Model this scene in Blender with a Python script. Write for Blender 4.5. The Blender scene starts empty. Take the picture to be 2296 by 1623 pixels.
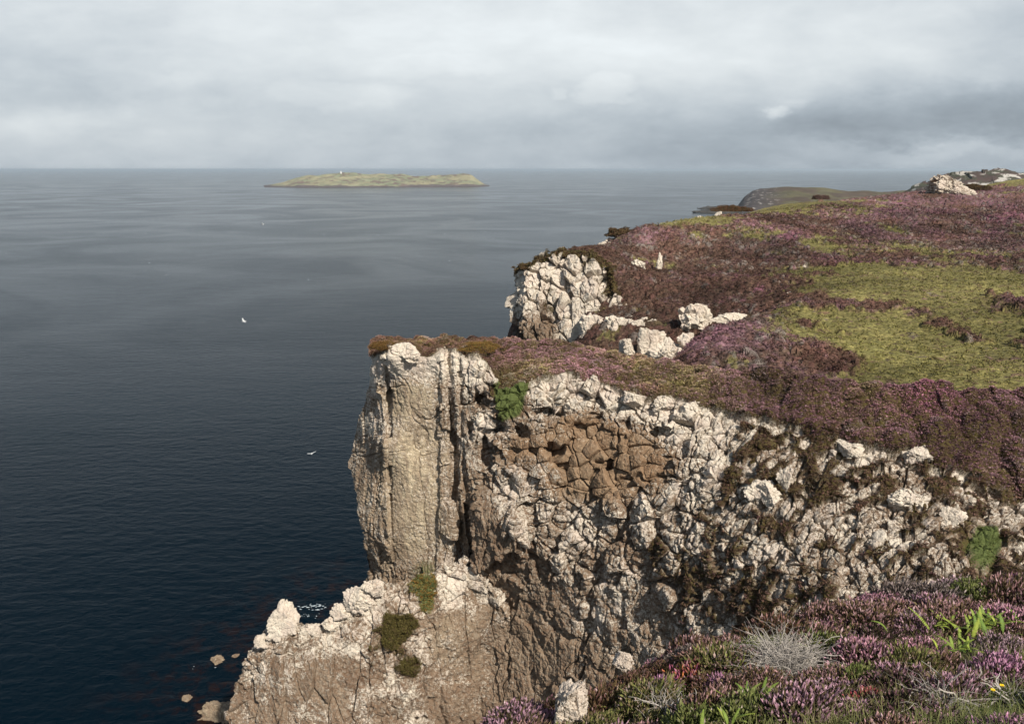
import bpy, math, random
import numpy as np
from mathutils import Vector
Q = 1.0            # mesh density factor
rs = np.random.RandomState(7); random.seed(7)
sc = bpy.context.scene
COL = sc.collection
# ------------------------------------------------------------------ camera
F = 796.0; PITCH = math.radians(13.6)
cam_d = bpy.data.cameras.new('camera'); cam = bpy.data.objects.new('camera', cam_d); COL.objects.link(cam)
cam_d.sensor_width = 36.0; cam_d.lens = 36.0*F/1024.0
cam_d.clip_start = 0.1; cam_d.clip_end = 150000
cam.location = (0, 0, 0); cam.rotation_euler = (math.radians(90)-PITCH, 0, 0)
sc.camera = cam
SEA = -100.0
# ------------------------------------------------------------------ light
SUN = np.array([0.36, -0.62, 0.68]); SUN /= np.linalg.norm(SUN)
sun_el = math.asin(SUN[2]); sun_az = math.atan2(SUN[0], SUN[1])
sd = bpy.data.lights.new('sun', 'SUN'); sd.energy = 4.9; sd.angle = math.radians(0.5); sd.color = (1.0, 0.935, 0.83)
so = bpy.data.objects.new('sun', sd); COL.objects.link(so)
so.rotation_euler = Vector(SUN).to_track_quat('Z', 'Y').to_euler()
sc.view_settings.view_transform = 'Standard'; sc.view_settings.look = 'None'
sc.view_settings.exposure = 0.30; sc.view_settings.gamma = 1.0

def ratios(X, Yd):
    u = X*1024/2296.0; v = Yd*723/1623.0
    a = (u-512)/F; b = (361.5-v)/F
    dy = math.cos(PITCH)+b*math.sin(PITCH); dz = -math.sin(PITCH)+b*math.cos(PITCH)
    return a/dy, dz/dy
def P(X, Yd, D):
    "point at forward distance D that lies along the line of sight (X,Yd)"
    rx, rz = ratios(X, Yd)
    return np.stack([rx*D, D+0*rx, rz*D], -1)

# ------------------------------------------------------------------ node helpers
class NT:
    def __init__(s, tree):
        s.t = tree; s.n = tree.nodes; s.l = tree.links
    def node(s, typ, **kw):
        n = s.n.new(typ)
        for k, v in kw.items(): setattr(n, k, v)
        return n
    def put(s, sock, v):
        if isinstance(v, bpy.types.NodeSocket): s.l.new(v, sock)
        elif v is not None:
            if isinstance(v, (tuple, list)) and len(v) == 3 and sock.type == 'RGBA': v = tuple(v)+(1,)
            sock.default_value = v
    def m(s, op, a, b=None, c=None, clamp=False):
        n = s.node('ShaderNodeMath', operation=op); n.use_clamp = clamp
        for i, v in enumerate((a, b, c)):
            if v is not None: s.put(n.inputs[i], v)
        return n.outputs[0]
    def vm(s, op, a, b=None):
        n = s.node('ShaderNodeVectorMath', operation=op); s.put(n.inputs[0], a)
        if b is not None: s.put(n.inputs[1] if op != 'SCALE' else n.inputs[3], b)
        return n.outputs[0]
    def mix(s, f, a, b, bt='MIX'):
        n = s.node('ShaderNodeMix', data_type='RGBA', blend_type=bt)
        s.put(n.inputs[0], f); s.put(n.inputs[6], a); s.put(n.inputs[7], b)
        return n.outputs[2]
    def noise(s, vec, scale, detail=4, rough=0.55, dist=0.0):
        n = s.node('ShaderNodeTexNoise'); s.put(n.inputs['Vector'], vec)
        n.inputs['Scale'].default_value = scale; n.inputs['Detail'].default_value = detail
        n.inputs['Roughness'].default_value = rough; n.inputs['Distortion'].default_value = dist
        return n.outputs['Fac']
    def smooth(s, v, lo, hi, a=0.0, b=1.0):
        n = s.node('ShaderNodeMapRange', interpolation_type='SMOOTHSTEP'); s.put(n.inputs[0], v)
        n.inputs[1].default_value = lo; n.inputs[2].default_value = hi; n.inputs[3].default_value = a; n.inputs[4].default_value = b
        return n.outputs[0]
    def attr(s, name, fac=True):
        n = s.node('ShaderNodeAttribute', attribute_name=name)
        return n.outputs['Fac' if fac else 'Color']
    def xyz(s, x, y, z):
        n = s.node('ShaderNodeCombineXYZ')
        for i, v in enumerate((x, y, z)): s.put(n.inputs[i], v)
        return n.outputs[0]
def material(name):
    m = bpy.data.materials.new(name); m.use_nodes = True
    t = NT(m.node_tree); b = t.n['Principled BSDF']
    return m, t, b

# ------------------------------------------------------------------ world: sky with cloud layers
w = bpy.data.worlds.new('World'); sc.world = w; w.use_nodes = True
t = NT(w.node_tree)
for n in list(t.n): t.n.remove(n)
out = t.node('ShaderNodeOutputWorld')
sky = t.node('ShaderNodeTexSky', sky_type='NISHITA'); sky.sun_disc = False
sky.sun_elevation = sun_el; sky.sun_rotation = sun_az; sky.air_density = 1.0; sky.dust_density = 2.0
bg1 = t.node('ShaderNodeBackground'); t.put(bg1.inputs[0], sky.outputs[0]); bg1.inputs[1].default_value = 0.10
tc = t.node('ShaderNodeTexCoord').outputs['Generated']
sx = t.node('ShaderNodeSeparateXYZ'); t.put(sx.inputs[0], tc)
dx, dy, dz = sx.outputs
yy = t.m('MAXIMUM', t.m('ABSOLUTE', dy), 0.25)
p0 = t.m('DIVIDE', dx, yy); q0 = t.m('DIVIDE', dz, yy)
wv = t.xyz(p0, t.m('MULTIPLY', q0, 2.2), t.m('MULTIPLY', dy, 0.4))
wn = t.node('ShaderNodeTexNoise'); t.put(wn.inputs['Vector'], wv)
wn.inputs['Scale'].default_value = 6.0; wn.inputs['Detail'].default_value = 7; wn.inputs['Roughness'].default_value = 0.6
ws = t.node('ShaderNodeSeparateColor'); t.put(ws.inputs[0], wn.outputs['Color'])
p1 = t.m('ADD', p0, t.m('MULTIPLY', t.m('SUBTRACT', ws.outputs[0], 0.5), 0.16))
q1 = t.m('ADD', q0, t.m('MULTIPLY', t.m('SUBTRACT', ws.outputs[1], 0.5), 0.085))
def blob(X, Yd, RX, RY, sharp=False):
    px, qx = ratios(X, Yd); rx = RX*1024/2296/F; ry = RY*723/1623/F
    a = t.m('POWER', t.m('DIVIDE', t.m('SUBTRACT', p1, px), rx), 2.0)
    b = t.m('POWER', t.m('DIVIDE', t.m('SUBTRACT', q1, qx), ry), 2.0)
    s_ = t.m('ADD', a, b)
    if sharp: return t.smooth(s_, 0.5, 1.35, 1.0, 0.0)
    return t.m('EXPONENT', t.m('MULTIPLY', s_, -1.0))
def acc(lst, val=0.0):
    for wgt, s_ in lst: val = t.m('ADD', val, t.m('MULTIPLY', s_, wgt))
    return val
# brightness field of the cloud deck
big = t.noise(t.xyz(t.m('MULTIPLY', p0, 1.0), t.m('MULTIPLY', q0, 3.4), 1.7), 2.6, 7, 0.55, 0.4)
fin = t.noise(t.xyz(p0, t.m('MULTIPLY', q0, 2.4), 4.1), 11.0, 6, 0.6, 0.2)
base = t.m('SUBTRACT', t.smooth(q0, 0.0, 0.13, 0.56, 0.72), t.smooth(q0, 0.20, 0.75, 0.0, 0.56))
val = t.m('ADD', base, t.m('MULTIPLY', t.m('SUBTRACT', big, 0.5), 0.30))
val = t.m('ADD', val, t.m('MULTIPLY', t.m('SUBTRACT', fin, 0.5), 0.24))
val = acc([(0.10, blob(1000, 60, 520, 90)), (0.06, blob(1500, 110, 380, 70)), (-0.07, blob(150, 120, 330, 90)), (-0.05, blob(330, 205, 330, 30)),
           (0.06, blob(120, 270, 330, 45)), (0.05, blob(760, 210, 190, 34, True)), (0.08, blob(400, 150, 62, 42)),
           (0.07, blob(1350, 205, 75, 42, True)), (0.04, blob(950, 140, 150, 30, True)), (0.05, blob(1230, 207, 26, 16, True)),
           (-0.05, blob(1250, 290, 480, 26)), (-0.25, blob(2080, 258, 480, 66)), (-0.10, blob(2300, 120, 160, 150)),
           (-0.11, blob(1850, 345, 520, 40)), (0.07, blob(1755, 243, 32, 20, True)), (0.16, blob(1750, 240, 34, 19)), (0.10, blob(1800, 212, 34, 12)),
           (0.17, blob(2080, 334, 260, 17)), (0.06, blob(2215, 178, 55, 24)), (0.02, blob(550, 330, 500, 40))], val)
val = t.m('MULTIPLY', t.m('MAXIMUM', val, 0.18), 0.83)
cool = t.smooth(val, 0.25, 0.72)
ccol = t.mix(cool, (0.85, 0.985, 1.12), (0.945, 1.0, 1.025))
ccol = t.mix(t.smooth(q0, 0.19, 0.60, 0.0, 0.85), ccol, (0.60, 0.90, 1.22))   # thinner, bluer cloud overhead
ccol = t.vm('SCALE', ccol, val)
# below the horizon the world carries on at the horizon's value
bg2 = t.node('ShaderNodeBackground'); t.put(bg2.inputs[0], ccol); bg2.inputs[1].default_value = 1.0
ms = t.node('ShaderNodeMixShader'); t.l.new(bg1.outputs[0], ms.inputs[1]); t.l.new(bg2.outputs[0], ms.inputs[2])
# the deck breaks open overhead, where the sun comes through
over = t.smooth(dz, 0.35, 0.75, 0.96, 0.55)
t.put(ms.inputs[0], over)
t.l.new(ms.outputs[0], out.inputs[0])

# ------------------------------------------------------------------ numpy noise
TB = 64
_rt = rs.rand(TB, TB, TB).astype(np.float32)
_jt = rs.rand(TB, TB, TB, 3).astype(np.float32)
def vnoise(p):
    f = np.floor(p); i = f.astype(np.int32) & (TB-1); fr = (p-f).astype(np.float32); fr = fr*fr*(3-2*fr)
    j = (i+1) & (TB-1)
    x0, y0, z0 = i[..., 0], i[..., 1], i[..., 2]; x1, y1, z1 = j[..., 0], j[..., 1], j[..., 2]
    fx, fy, fz = fr[..., 0], fr[..., 1], fr[..., 2]
    R = _rt
    a = R[x0, y0, z0]*(1-fx)+R[x1, y0, z0]*fx; b = R[x0, y1, z0]*(1-fx)+R[x1, y1, z0]*fx
    c = R[x0, y0, z1]*(1-fx)+R[x1, y0, z1]*fx; d = R[x0, y1, z1]*(1-fx)+R[x1, y1, z1]*fx
    return (a*(1-fy)+b*fy)*(1-fz)+(c*(1-fy)+d*fy)*fz
def fbm(p, octv=4, gain=0.5, seed=0.0):
    p = np.asarray(p, np.float32)+seed; s = 0; a = 1.0; tot = 0
    for k in range(octv):
        s = s+a*vnoise(p); tot += a; a *= gain; p = p*2.03+17.3
    return s/tot-0.5            # about -0.35 .. 0.35
def voro(p, jit=0.9):
    "F1, F2, random(3) of nearest cell, offset to its centre"
    p = np.asarray(p, np.float32); shp = p.shape[:-1]; p = p.reshape(-1, 3)
    F1 = np.empty(len(p), np.float32); F2 = np.empty(len(p), np.float32)
    RR = np.empty((len(p), 3), np.float32); OF = np.empty((len(p), 3), np.float32)
    CH = 120000
    for s in range(0, len(p), CH):
        q = p[s:s+CH]; f = np.floor(q).astype(np.int32); n = len(q)
        b1 = np.full(n, 9.0, np.float32); b2 = b1.copy(); bi = np.zeros((n, 3), np.int32); bo = np.zeros((n, 3), np.float32)
        for dx in (-1, 0, 1):
            for dy in (-1, 0, 1):
                for dz in (-1, 0, 1):
                    c = f+np.array([dx, dy, dz], np.int32); cm = c & (TB-1)
                    ctr = c+0.5+(_jt[cm[:, 0], cm[:, 1], cm[:, 2]]-0.5)*jit
                    o = q-ctr; d = np.einsum('ij,ij->i', o, o)
                    new = d < b1
                    b2 = np.where(new, b1, np.minimum(b2, d)); b1 = np.where(new, d, b1)
                    bi[new] = cm[new]; bo[new] = o[new]
        F1[s:s+CH] = np.sqrt(b1); F2[s:s+CH] = np.sqrt(b2); OF[s:s+CH] = bo
        k = (bi+np.array([11, 29, 5])) & (TB-1)
        RR[s:s+CH] = _jt[k[:, 0], k[:, 1], k[:, 2]]
    return F1.reshape(shp), F2.reshape(shp), RR.reshape(shp+(3,)), OF.reshape(shp+(3,))
def voro2(xy, jit=0.9, seed=3):
    "flat cells"
    q = np.asarray(xy, np.float32); shp = q.shape[:-1]; q = q.reshape(-1, 2)
    F1 = np.full(len(q), 9.0, np.float32); F2 = F1.copy(); bi = np.zeros((len(q), 2), np.int32)
    f = np.floor(q).astype(np.int32)
    for dx in (-1, 0, 1):
        for dy in (-1, 0, 1):
            c = f+np.array([dx, dy], np.int32); cm = c & (TB-1)
            hs = (c[:, 0]//TB*7+c[:, 1]//TB*13+seed) & (TB-1)
            ctr = c+0.5+(_jt[cm[:, 0], cm[:, 1], hs][:, :2]-0.5)*jit
            o = q-ctr; d = (o*o).sum(1); new = d < F1
            F2 = np.where(new, F1, np.minimum(F2, d)); F1 = np.where(new, d, F1); bi[new] = c[new]
    cm = (bi*np.array([3, 5])+7) & (TB-1)
    R = _jt[cm[:, 0], cm[:, 1], (bi[:, 0]//TB+bi[:, 1]//TB+seed*3) & (TB-1)]
    return np.sqrt(F1).reshape(shp), np.sqrt(F2).reshape(shp), R.reshape(shp+(3,))
def sstep(a, b, x):
    k = np.clip((x-a)/(b-a), 0, 1); return k*k*(3-2*k)
def tps(pts, vals, q, smooth=0.0, chunk=200000):
    "thin-plate spline through scattered points"
    pts = np.asarray(pts, float); vals = np.asarray(vals, float); n = len(pts)
    def U(r2): return np.where(r2 > 1e-12, r2*np.log(np.maximum(r2, 1e-12)), 0)
    r2 = ((pts[:, None]-pts[None])**2).sum(-1)
    A = np.zeros((n+3, n+3)); A[:n, :n] = U(r2)+np.eye(n)*smooth
    A[:n, n] = 1; A[:n, n+1:] = pts; A[n, :n] = 1; A[n+1:, :n] = pts.T
    c = np.linalg.solve(A, np.concatenate([vals, np.zeros(3)]))
    q = np.asarray(q, float); shp = q.shape[:-1]; q = q.reshape(-1, 2); o = np.empty(len(q))
    for s in range(0, len(q), chunk):
        z = q[s:s+chunk]; r2 = ((z**2).sum(1)[:, None]+(pts**2).sum(1)[None]-2*z@pts.T)
        o[s:s+chunk] = U(np.maximum(r2, 0))@c[:n]+c[n]+z@c[n+1:]
    return o.reshape(shp)
def shepard(anch, X, Y, sig):
    "soft painting: anchors (x, y, values...)"
    A = np.asarray(anch, float); num = 0; den = 0
    for a in A:
        d2 = ((X-a[0])**2+(Y-a[1])**2)/sig**2; wg = 1.0/(d2+0.05)**2.0
        num = num+wg[..., None]*a[2:]; den = den+wg
    return num/den[..., None]

# ------------------------------------------------------------------ mesh helpers
def mesh_from(name, V, Fc, mat, attrs=None, smooth=False, parent=None):
    V = np.asarray(V, np.float32).reshape(-1, 3); Fc = np.asarray(Fc, np.int32); k = Fc.shape[1]
    me = bpy.data.meshes.new(name); me.vertices.add(len(V)); me.vertices.foreach_set('co', V.ravel())
    me.loops.add(Fc.size); me.loops.foreach_set('vertex_index', Fc.ravel())
    me.polygons.add(len(Fc)); me.polygons.foreach_set('loop_start', np.arange(0, Fc.size, k, dtype=np.int32))
    me.polygons.foreach_set('use_smooth', np.full(len(Fc), smooth))
    me.update(calc_edges=True)
    for nm, a in (attrs or {}).items():
        a = np.asarray(a, np.float32)
        if a.ndim == 2:
            at = me.attributes.new(nm, 'FLOAT_COLOR', 'POINT')
            c = np.ones((len(V), 4), np.float32); c[:, :3] = a; at.data.foreach_set('color', c.ravel())
        else:
            at = me.attributes.new(nm, 'FLOAT', 'POINT'); at.data.foreach_set('value', a)
    if mat: me.materials.append(mat)
    o = bpy.data.objects.new(name, me); COL.objects.link(o)
    if parent: o.parent = parent
    return o
def grid_faces(r, c):
    i = np.arange(r*c).reshape(r, c)
    return np.stack([i[:-1, :-1], i[:-1, 1:], i[1:, 1:], i[1:, :-1]], -1).reshape(-1, 4)
def gnormals(V):
    du = np.gradient(V, axis=1); dv = np.gradient(V, axis=0)
    n = np.cross(du, dv); n /= np.maximum(np.linalg.norm(n, axis=-1, keepdims=True), 1e-9)
    return n
def tag(o, label=None, cat=None, group=None, kind=None):
    if label: o['label'] = label
    if cat: o['category'] = cat
    if group: o['group'] = group
    if kind: o['kind'] = kind
    return o
def lerp(a, b, f): return a*(1-f)+b*f
def C(*v): return np.array(v, float)

# ------------------------------------------------------------------ materials
def make_rock(name, lich_tint=(0.66, 0.60, 0.50), sc_=1.0):
    m, t, b = material(name)
    pos = t.node('ShaderNodeNewGeometry').outputs['Position']
    pos = t.vm('SCALE', pos, sc_)
    n1 = t.noise(pos, 1.1, 6, 0.6); n2 = t.noise(pos, 5.5, 6, 0.65); n3 = t.noise(pos, 19, 5, 0.7); n4 = t.noise(pos, 55, 2, 0.6)
    warm = t.attr('warm'); lich = t.attr('lich'); veg = t.attr('veg')
    brown = t.mix(t.smooth(n1, 0.35, 0.65), (0.180, 0.112, 0.070), (0.235, 0.160, 0.105))
    grey = t.mix(t.smooth(n1, 0.3, 0.7), (0.23, 0.18, 0.135), (0.34, 0.28, 0.21))
    rock = t.mix(t.smooth(n2, 0.40, 0.62, 0.0, 0.75), brown, grey)
    stre = t.noise(t.vm('MULTIPLY', pos, (1.6, 1.6, 0.28)), 1.5, 6, 0.65)
    ochre = t.mix(t.smooth(stre, 0.42, 0.6), (0.50, 0.415, 0.285), (0.30, 0.235, 0.16))
    ochre = t.mix(t.smooth(n3, 0.35, 0.62, 0.45, 0.0), ochre, (0.27, 0.215, 0.155))
    blot = t.noise(t.vm('MULTIPLY', pos, (1.0, 1.0, 0.4)), 0.9, 5, 0.6)
    ochre = t.mix(t.smooth(blot, 0.46, 0.60, 0.0, 0.65), ochre, (0.20, 0.15, 0.105))
    rock = t.mix(t.m('MULTIPLY', t.attr('rust'), 0.55), rock, t.mix(t.smooth(n2, 0.35, 0.65), (0.25, 0.140, 0.068), (0.34, 0.205, 0.105)))
    rock = t.mix(warm, rock, ochre)
    rock = t.mix(t.smooth(n3, 0.36, 0.56, 0.55, 0.0), rock, (0.085, 0.060, 0.042))
    th = t.m('ADD', t.m('ADD', t.m('MULTIPLY', n2, 0.38), t.m('MULTIPLY', n3, 0.37)), t.m('MULTIPLY', n4, 0.25))
    lm = t.m('ADD', th, t.m('MULTIPLY', t.m('SUBTRACT', lich, 0.5), 0.27))
    lm = t.smooth(lm, 0.498, 0.526)
    lc = t.mix(t.smooth(n4, 0.35, 0.65), (0.54, 0.46, 0.375), lich_tint)
    lc = t.mix(t.smooth(n1, 0.4, 0.65, 0.0, 0.6), lc, (0.54, 0.44, 0.375))
    colr = t.mix(lm, rock, lc)
    mo = t.mix(t.smooth(n2, 0.4, 0.6), (0.055, 0.032, 0.016), (0.085, 0.065, 0.020))
    vm_ = t.smooth(t.m('ADD', veg, t.m('MULTIPLY', t.m('SUBTRACT', n3, 0.5), 0.9)), 0.42, 0.58)
    colr = t.mix(vm_, colr, mo)
    gm = t.smooth(t.m('ADD', t.attr('green'), t.m('MULTIPLY', t.m('SUBTRACT', n3, 0.5), 0.9)), 0.40, 0.56)
    colr = t.mix(gm, colr, t.mix(t.smooth(n4, 0.4, 0.6), (0.06, 0.085, 0.022), (0.12, 0.14, 0.045)))
    t.put(b.inputs['Base Color'], colr); b.inputs['Roughness'].default_value = 0.9
    b.inputs['Specular IOR Level'].default_value = 0.25
    bp = t.node('ShaderNodeBump'); t.put(bp.inputs['Strength'], t.m('SUBTRACT', 0.9, t.m('MULTIPLY', warm, 0.6))); bp.inputs['Distance'].default_value = 0.10/sc_
    hh = t.m('ADD', t.m('ADD', n2, t.m('MULTIPLY', n3, 0.30)), t.m('MULTIPLY', lm, 0.06))
    hh = t.m('ADD', hh, t.m('MULTIPLY', stre, 0.8))
    t.put(bp.inputs['Height'], hh); t.put(b.inputs['Normal'], bp.outputs[0])
    return m
M_ROCK = make_rock('cliff_rock'); M_FARROCK = make_rock('far_cliff_rock', sc_=0.45)
def make_vcol(name, var=0.5, scale=30.0, rough=0.9, spec=0.15, trans=0.0, bump=0.0):
    m, t, b = material(name)
    pos = t.node('ShaderNodeNewGeometry').outputs['Position']
    n = t.noise(pos, scale, 4, 0.65)
    c = t.attr('Col', False)
    f = t.smooth(n, 0.3, 0.7, 1-var, 1+var)
    t.put(b.inputs['Base Color'], t.vm('SCALE', c, f)); b.inputs['Roughness'].default_value = rough
    b.inputs['Specular IOR Level'].default_value = spec
    if bump:
        bp = t.node('ShaderNodeBump'); bp.inputs['Strength'].default_value = 0.8; bp.inputs['Distance'].default_value = bump
        t.put(bp.inputs['Height'], n); t.put(b.inputs['Normal'], bp.outputs[0])
    return m
M_VEG = make_vcol('heath_vegetation', 0.45, 6.0)
M_TUFT = make_vcol('heath_foliage', 0.25, 9.0)
M_FAR = make_vcol('distant_land', 0.2, 0.02, bump=3.0)
M_MOOR = make_vcol('moor_heath', 0.5, 2.2, bump=0.25)
M_LEAF = make_vcol('foliage', 0.15, 40.0, 0.7, 0.3)
# ------------------------------------------------------------------ sea
def build_sea():
    m, t, b = material('sea_water')
    pos = t.node('ShaderNodeNewGeometry').outputs['Position']
    w1 = t.noise(t.vm('MULTIPLY', pos, (0.8, 1.25, 1)), 0.30, 5, 0.62, 0.3)
    w2 = t.noise(t.vm('MULTIPLY', pos, (0.55, 1.5, 1)), 0.055, 4, 0.6, 0.3)
    w3 = t.noise(t.vm('MULTIPLY', pos, (0.75, 0.9, 1)), 0.0042, 6, 0.62, 1.2)
    calm = t.smooth(w3, 0.34, 0.66, 0.78, 1.12)
    hgt = t.m('MULTIPLY', t.m('ADD', t.m('MULTIPLY', w1, 0.36), t.m('MULTIPLY', w2, 0.40)), calm)
    bp = t.node('ShaderNodeBump'); bp.inputs['Strength'].default_value = 1.0; bp.inputs['Distance'].default_value = 1.0
    t.put(bp.inputs['Height'], hgt); t.put(b.inputs['Normal'], bp.outputs[0])
    kel = t.noise(pos, 0.16, 6, 0.75)
    sxx = t.node('ShaderNodeSeparateXYZ'); t.put(sxx.inputs[0], pos)
    # shallows with weed close under the cliffs
    dist = t.m('SQRT', t.m('ADD', t.m('POWER', t.m('SUBTRACT', sxx.outputs[0], -30.0), 2.0), t.m('POWER', t.m('MULTIPLY', t.m('SUBTRACT', sxx.outputs[1], 128.0), 0.72), 2.0)))
    weed = t.m('MULTIPLY', t.smooth(dist, 22, 60, 1.0, 0.0), t.smooth(kel, 0.47, 0.62))
    colr = t.mix(weed, (0.0, 0.0044, 0.0090), (0.016, 0.0065, 0.0045))
    t.put(b.inputs['Base Color'], colr)
    b.inputs['IOR'].default_value = 1.33; b.inputs['Specular IOR Level'].default_value = 0.08
    t.put(b.inputs['Roughness'], t.smooth(w3, 0.34, 0.66, 0.14, 0.23))
    # fan of rings so that the near water can be fine and the far sheet still reaches the horizon
    r = np.concatenate([[1], np.geomspace(30, 90000, 60)]); a = np.linspace(0, 2*np.pi, 97)
    R, A = np.meshgrid(r, a, indexing='ij')
    V = np.stack([R*np.cos(A), R*np.sin(A), np.full_like(R, SEA)], -1)
    o = mesh_from('sea', V, grid_faces(*R.shape)[:, ::-1], m)
    return tag(o, kind='structure')
build_sea()

# ------------------------------------------------------------------ heath colours
def heath_color(r, top, flower, grass, brown, grey, bright=0.0):
    """r: cell randoms (...,3); top: 0 between plants .. 1 on their tops; fields 0..1"""
    r0, r1, r2 = r[..., 0], r[..., 1], r[..., 2]
    stem = C(0.075, 0.048, 0.034)[None]*(0.7+0.8*r2[..., None])
    fl = lerp(C(0.165, 0.090, 0.098), C(0.26, 0.140, 0.175), r1[..., None])*(0.8+0.5*r2[..., None])
    fl = lerp(fl, C(0.27, 0.085, 0.145), np.clip(bright, 0, 1)[..., None] if np.ndim(bright) else bright)
    gr = lerp(C(0.225, 0.195, 0.065), C(0.125, 0.128, 0.038), r1[..., None])*(0.8+0.45*r2[..., None])
    br = lerp(C(0.120, 0.052, 0.042), C(0.105, 0.074, 0.042), r1[..., None])*(0.7+0.6*r2[..., None])
    gy = C(0.21, 0.19, 0.165)*(0.7+0.5*r2[..., None])
    W = np.stack([flower, grass, brown, grey], -1)
    W = np.maximum(W, 0.0)**1.6; W = W/np.maximum(W.sum(-1, keepdims=True), 1e-5); cw = np.cumsum(W, -1)
    k = (r0[..., None] > cw).sum(-1).clip(0, 3)
    col = np.choose(k[..., None], [fl, gr, br, gy])
    mean = W[..., :1]*C(.195, .105, .125)+W[..., 1:2]*C(.175, .162, .052)+W[..., 2:3]*C(.112, .062, .050)+W[..., 3:]*C(.19, .165, .15)
    col = lerp(col, mean, 0.42)
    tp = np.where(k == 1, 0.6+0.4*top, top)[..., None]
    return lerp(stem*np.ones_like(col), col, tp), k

# ------------------------------------------------------------------ tufts merged into one ground-cover mesh
def tufts(name, pts, size, colr, nb=12, mat=None, squash=0.75, leaf=0.35, stem=0.10, up=0.5, jitter=0.35, seed=1, conf=0.5):
    """each tuft: nb blades radiating from its foot plus loose leaves over its dome"""
    r = np.random.RandomState(seed); n = len(pts)
    size = np.broadcast_to(size, (n,)); colr = np.asarray(colr)
    d = r.normal(size=(n, nb, 3)); d[..., 2] = np.abs(d[..., 2])+up; d /= np.linalg.norm(d, axis=-1, keepdims=True)
    d[..., 2] *= squash
    L = size[:, None]*(0.65+0.5*r.rand(n, nb))
    isconf = (r.rand(n, nb) < conf)
    tip = pts[:, None]+d*L[..., None]
    side = np.cross(d, r.normal(size=(n, nb, 3))); side /= np.maximum(np.linalg.norm(side, axis=-1, keepdims=True), 1e-6)
    ww = size[:, None]*np.where(isconf, leaf, stem)*(0.7+0.6*r.rand(n, nb))
    root = np.where(isconf[..., None], pts[:, None]+d*(L*(0.72-0.3*r.rand(n, nb)))[..., None]+r.normal(size=(n, nb, 3))*(size[:, None, None]*0.12), pts[:, None])
    A = root+side*ww[..., None]*0.5; B = root-side*ww[..., None]*0.5
    V = np.stack([A, B, tip], 2).reshape(-1, 3)
    cj = np.clip(colr[:, None]*(1+jitter*(r.rand(n, nb, 1)*2-1)), 0, 1)
    cb = cj*np.array([0.62, 0.62, 0.62]) * np.array([1.0, 0.95, 0.75])       # woody foot of each shoot
    cc = np.stack([np.where(isconf[..., None], cj, cb), np.where(isconf[..., None], cj, cb), cj], 2).reshape(-1, 3)
    Fc = np.arange(len(V)).reshape(-1, 3)
    o = mesh_from(name, V, Fc, mat or M_TUFT, {'Col': cc})
    return o
def pick(V, weight, n, rnd):
    p = np.maximum(weight, 0).ravel(); p = p/p.sum()
    return rnd.choice(len(p), n, p=p)
def areas(V):
    du = np.gradient(V, axis=1); dv = np.gradient(V, axis=0)
    return np.linalg.norm(np.cross(du, dv), axis=-1)

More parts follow.
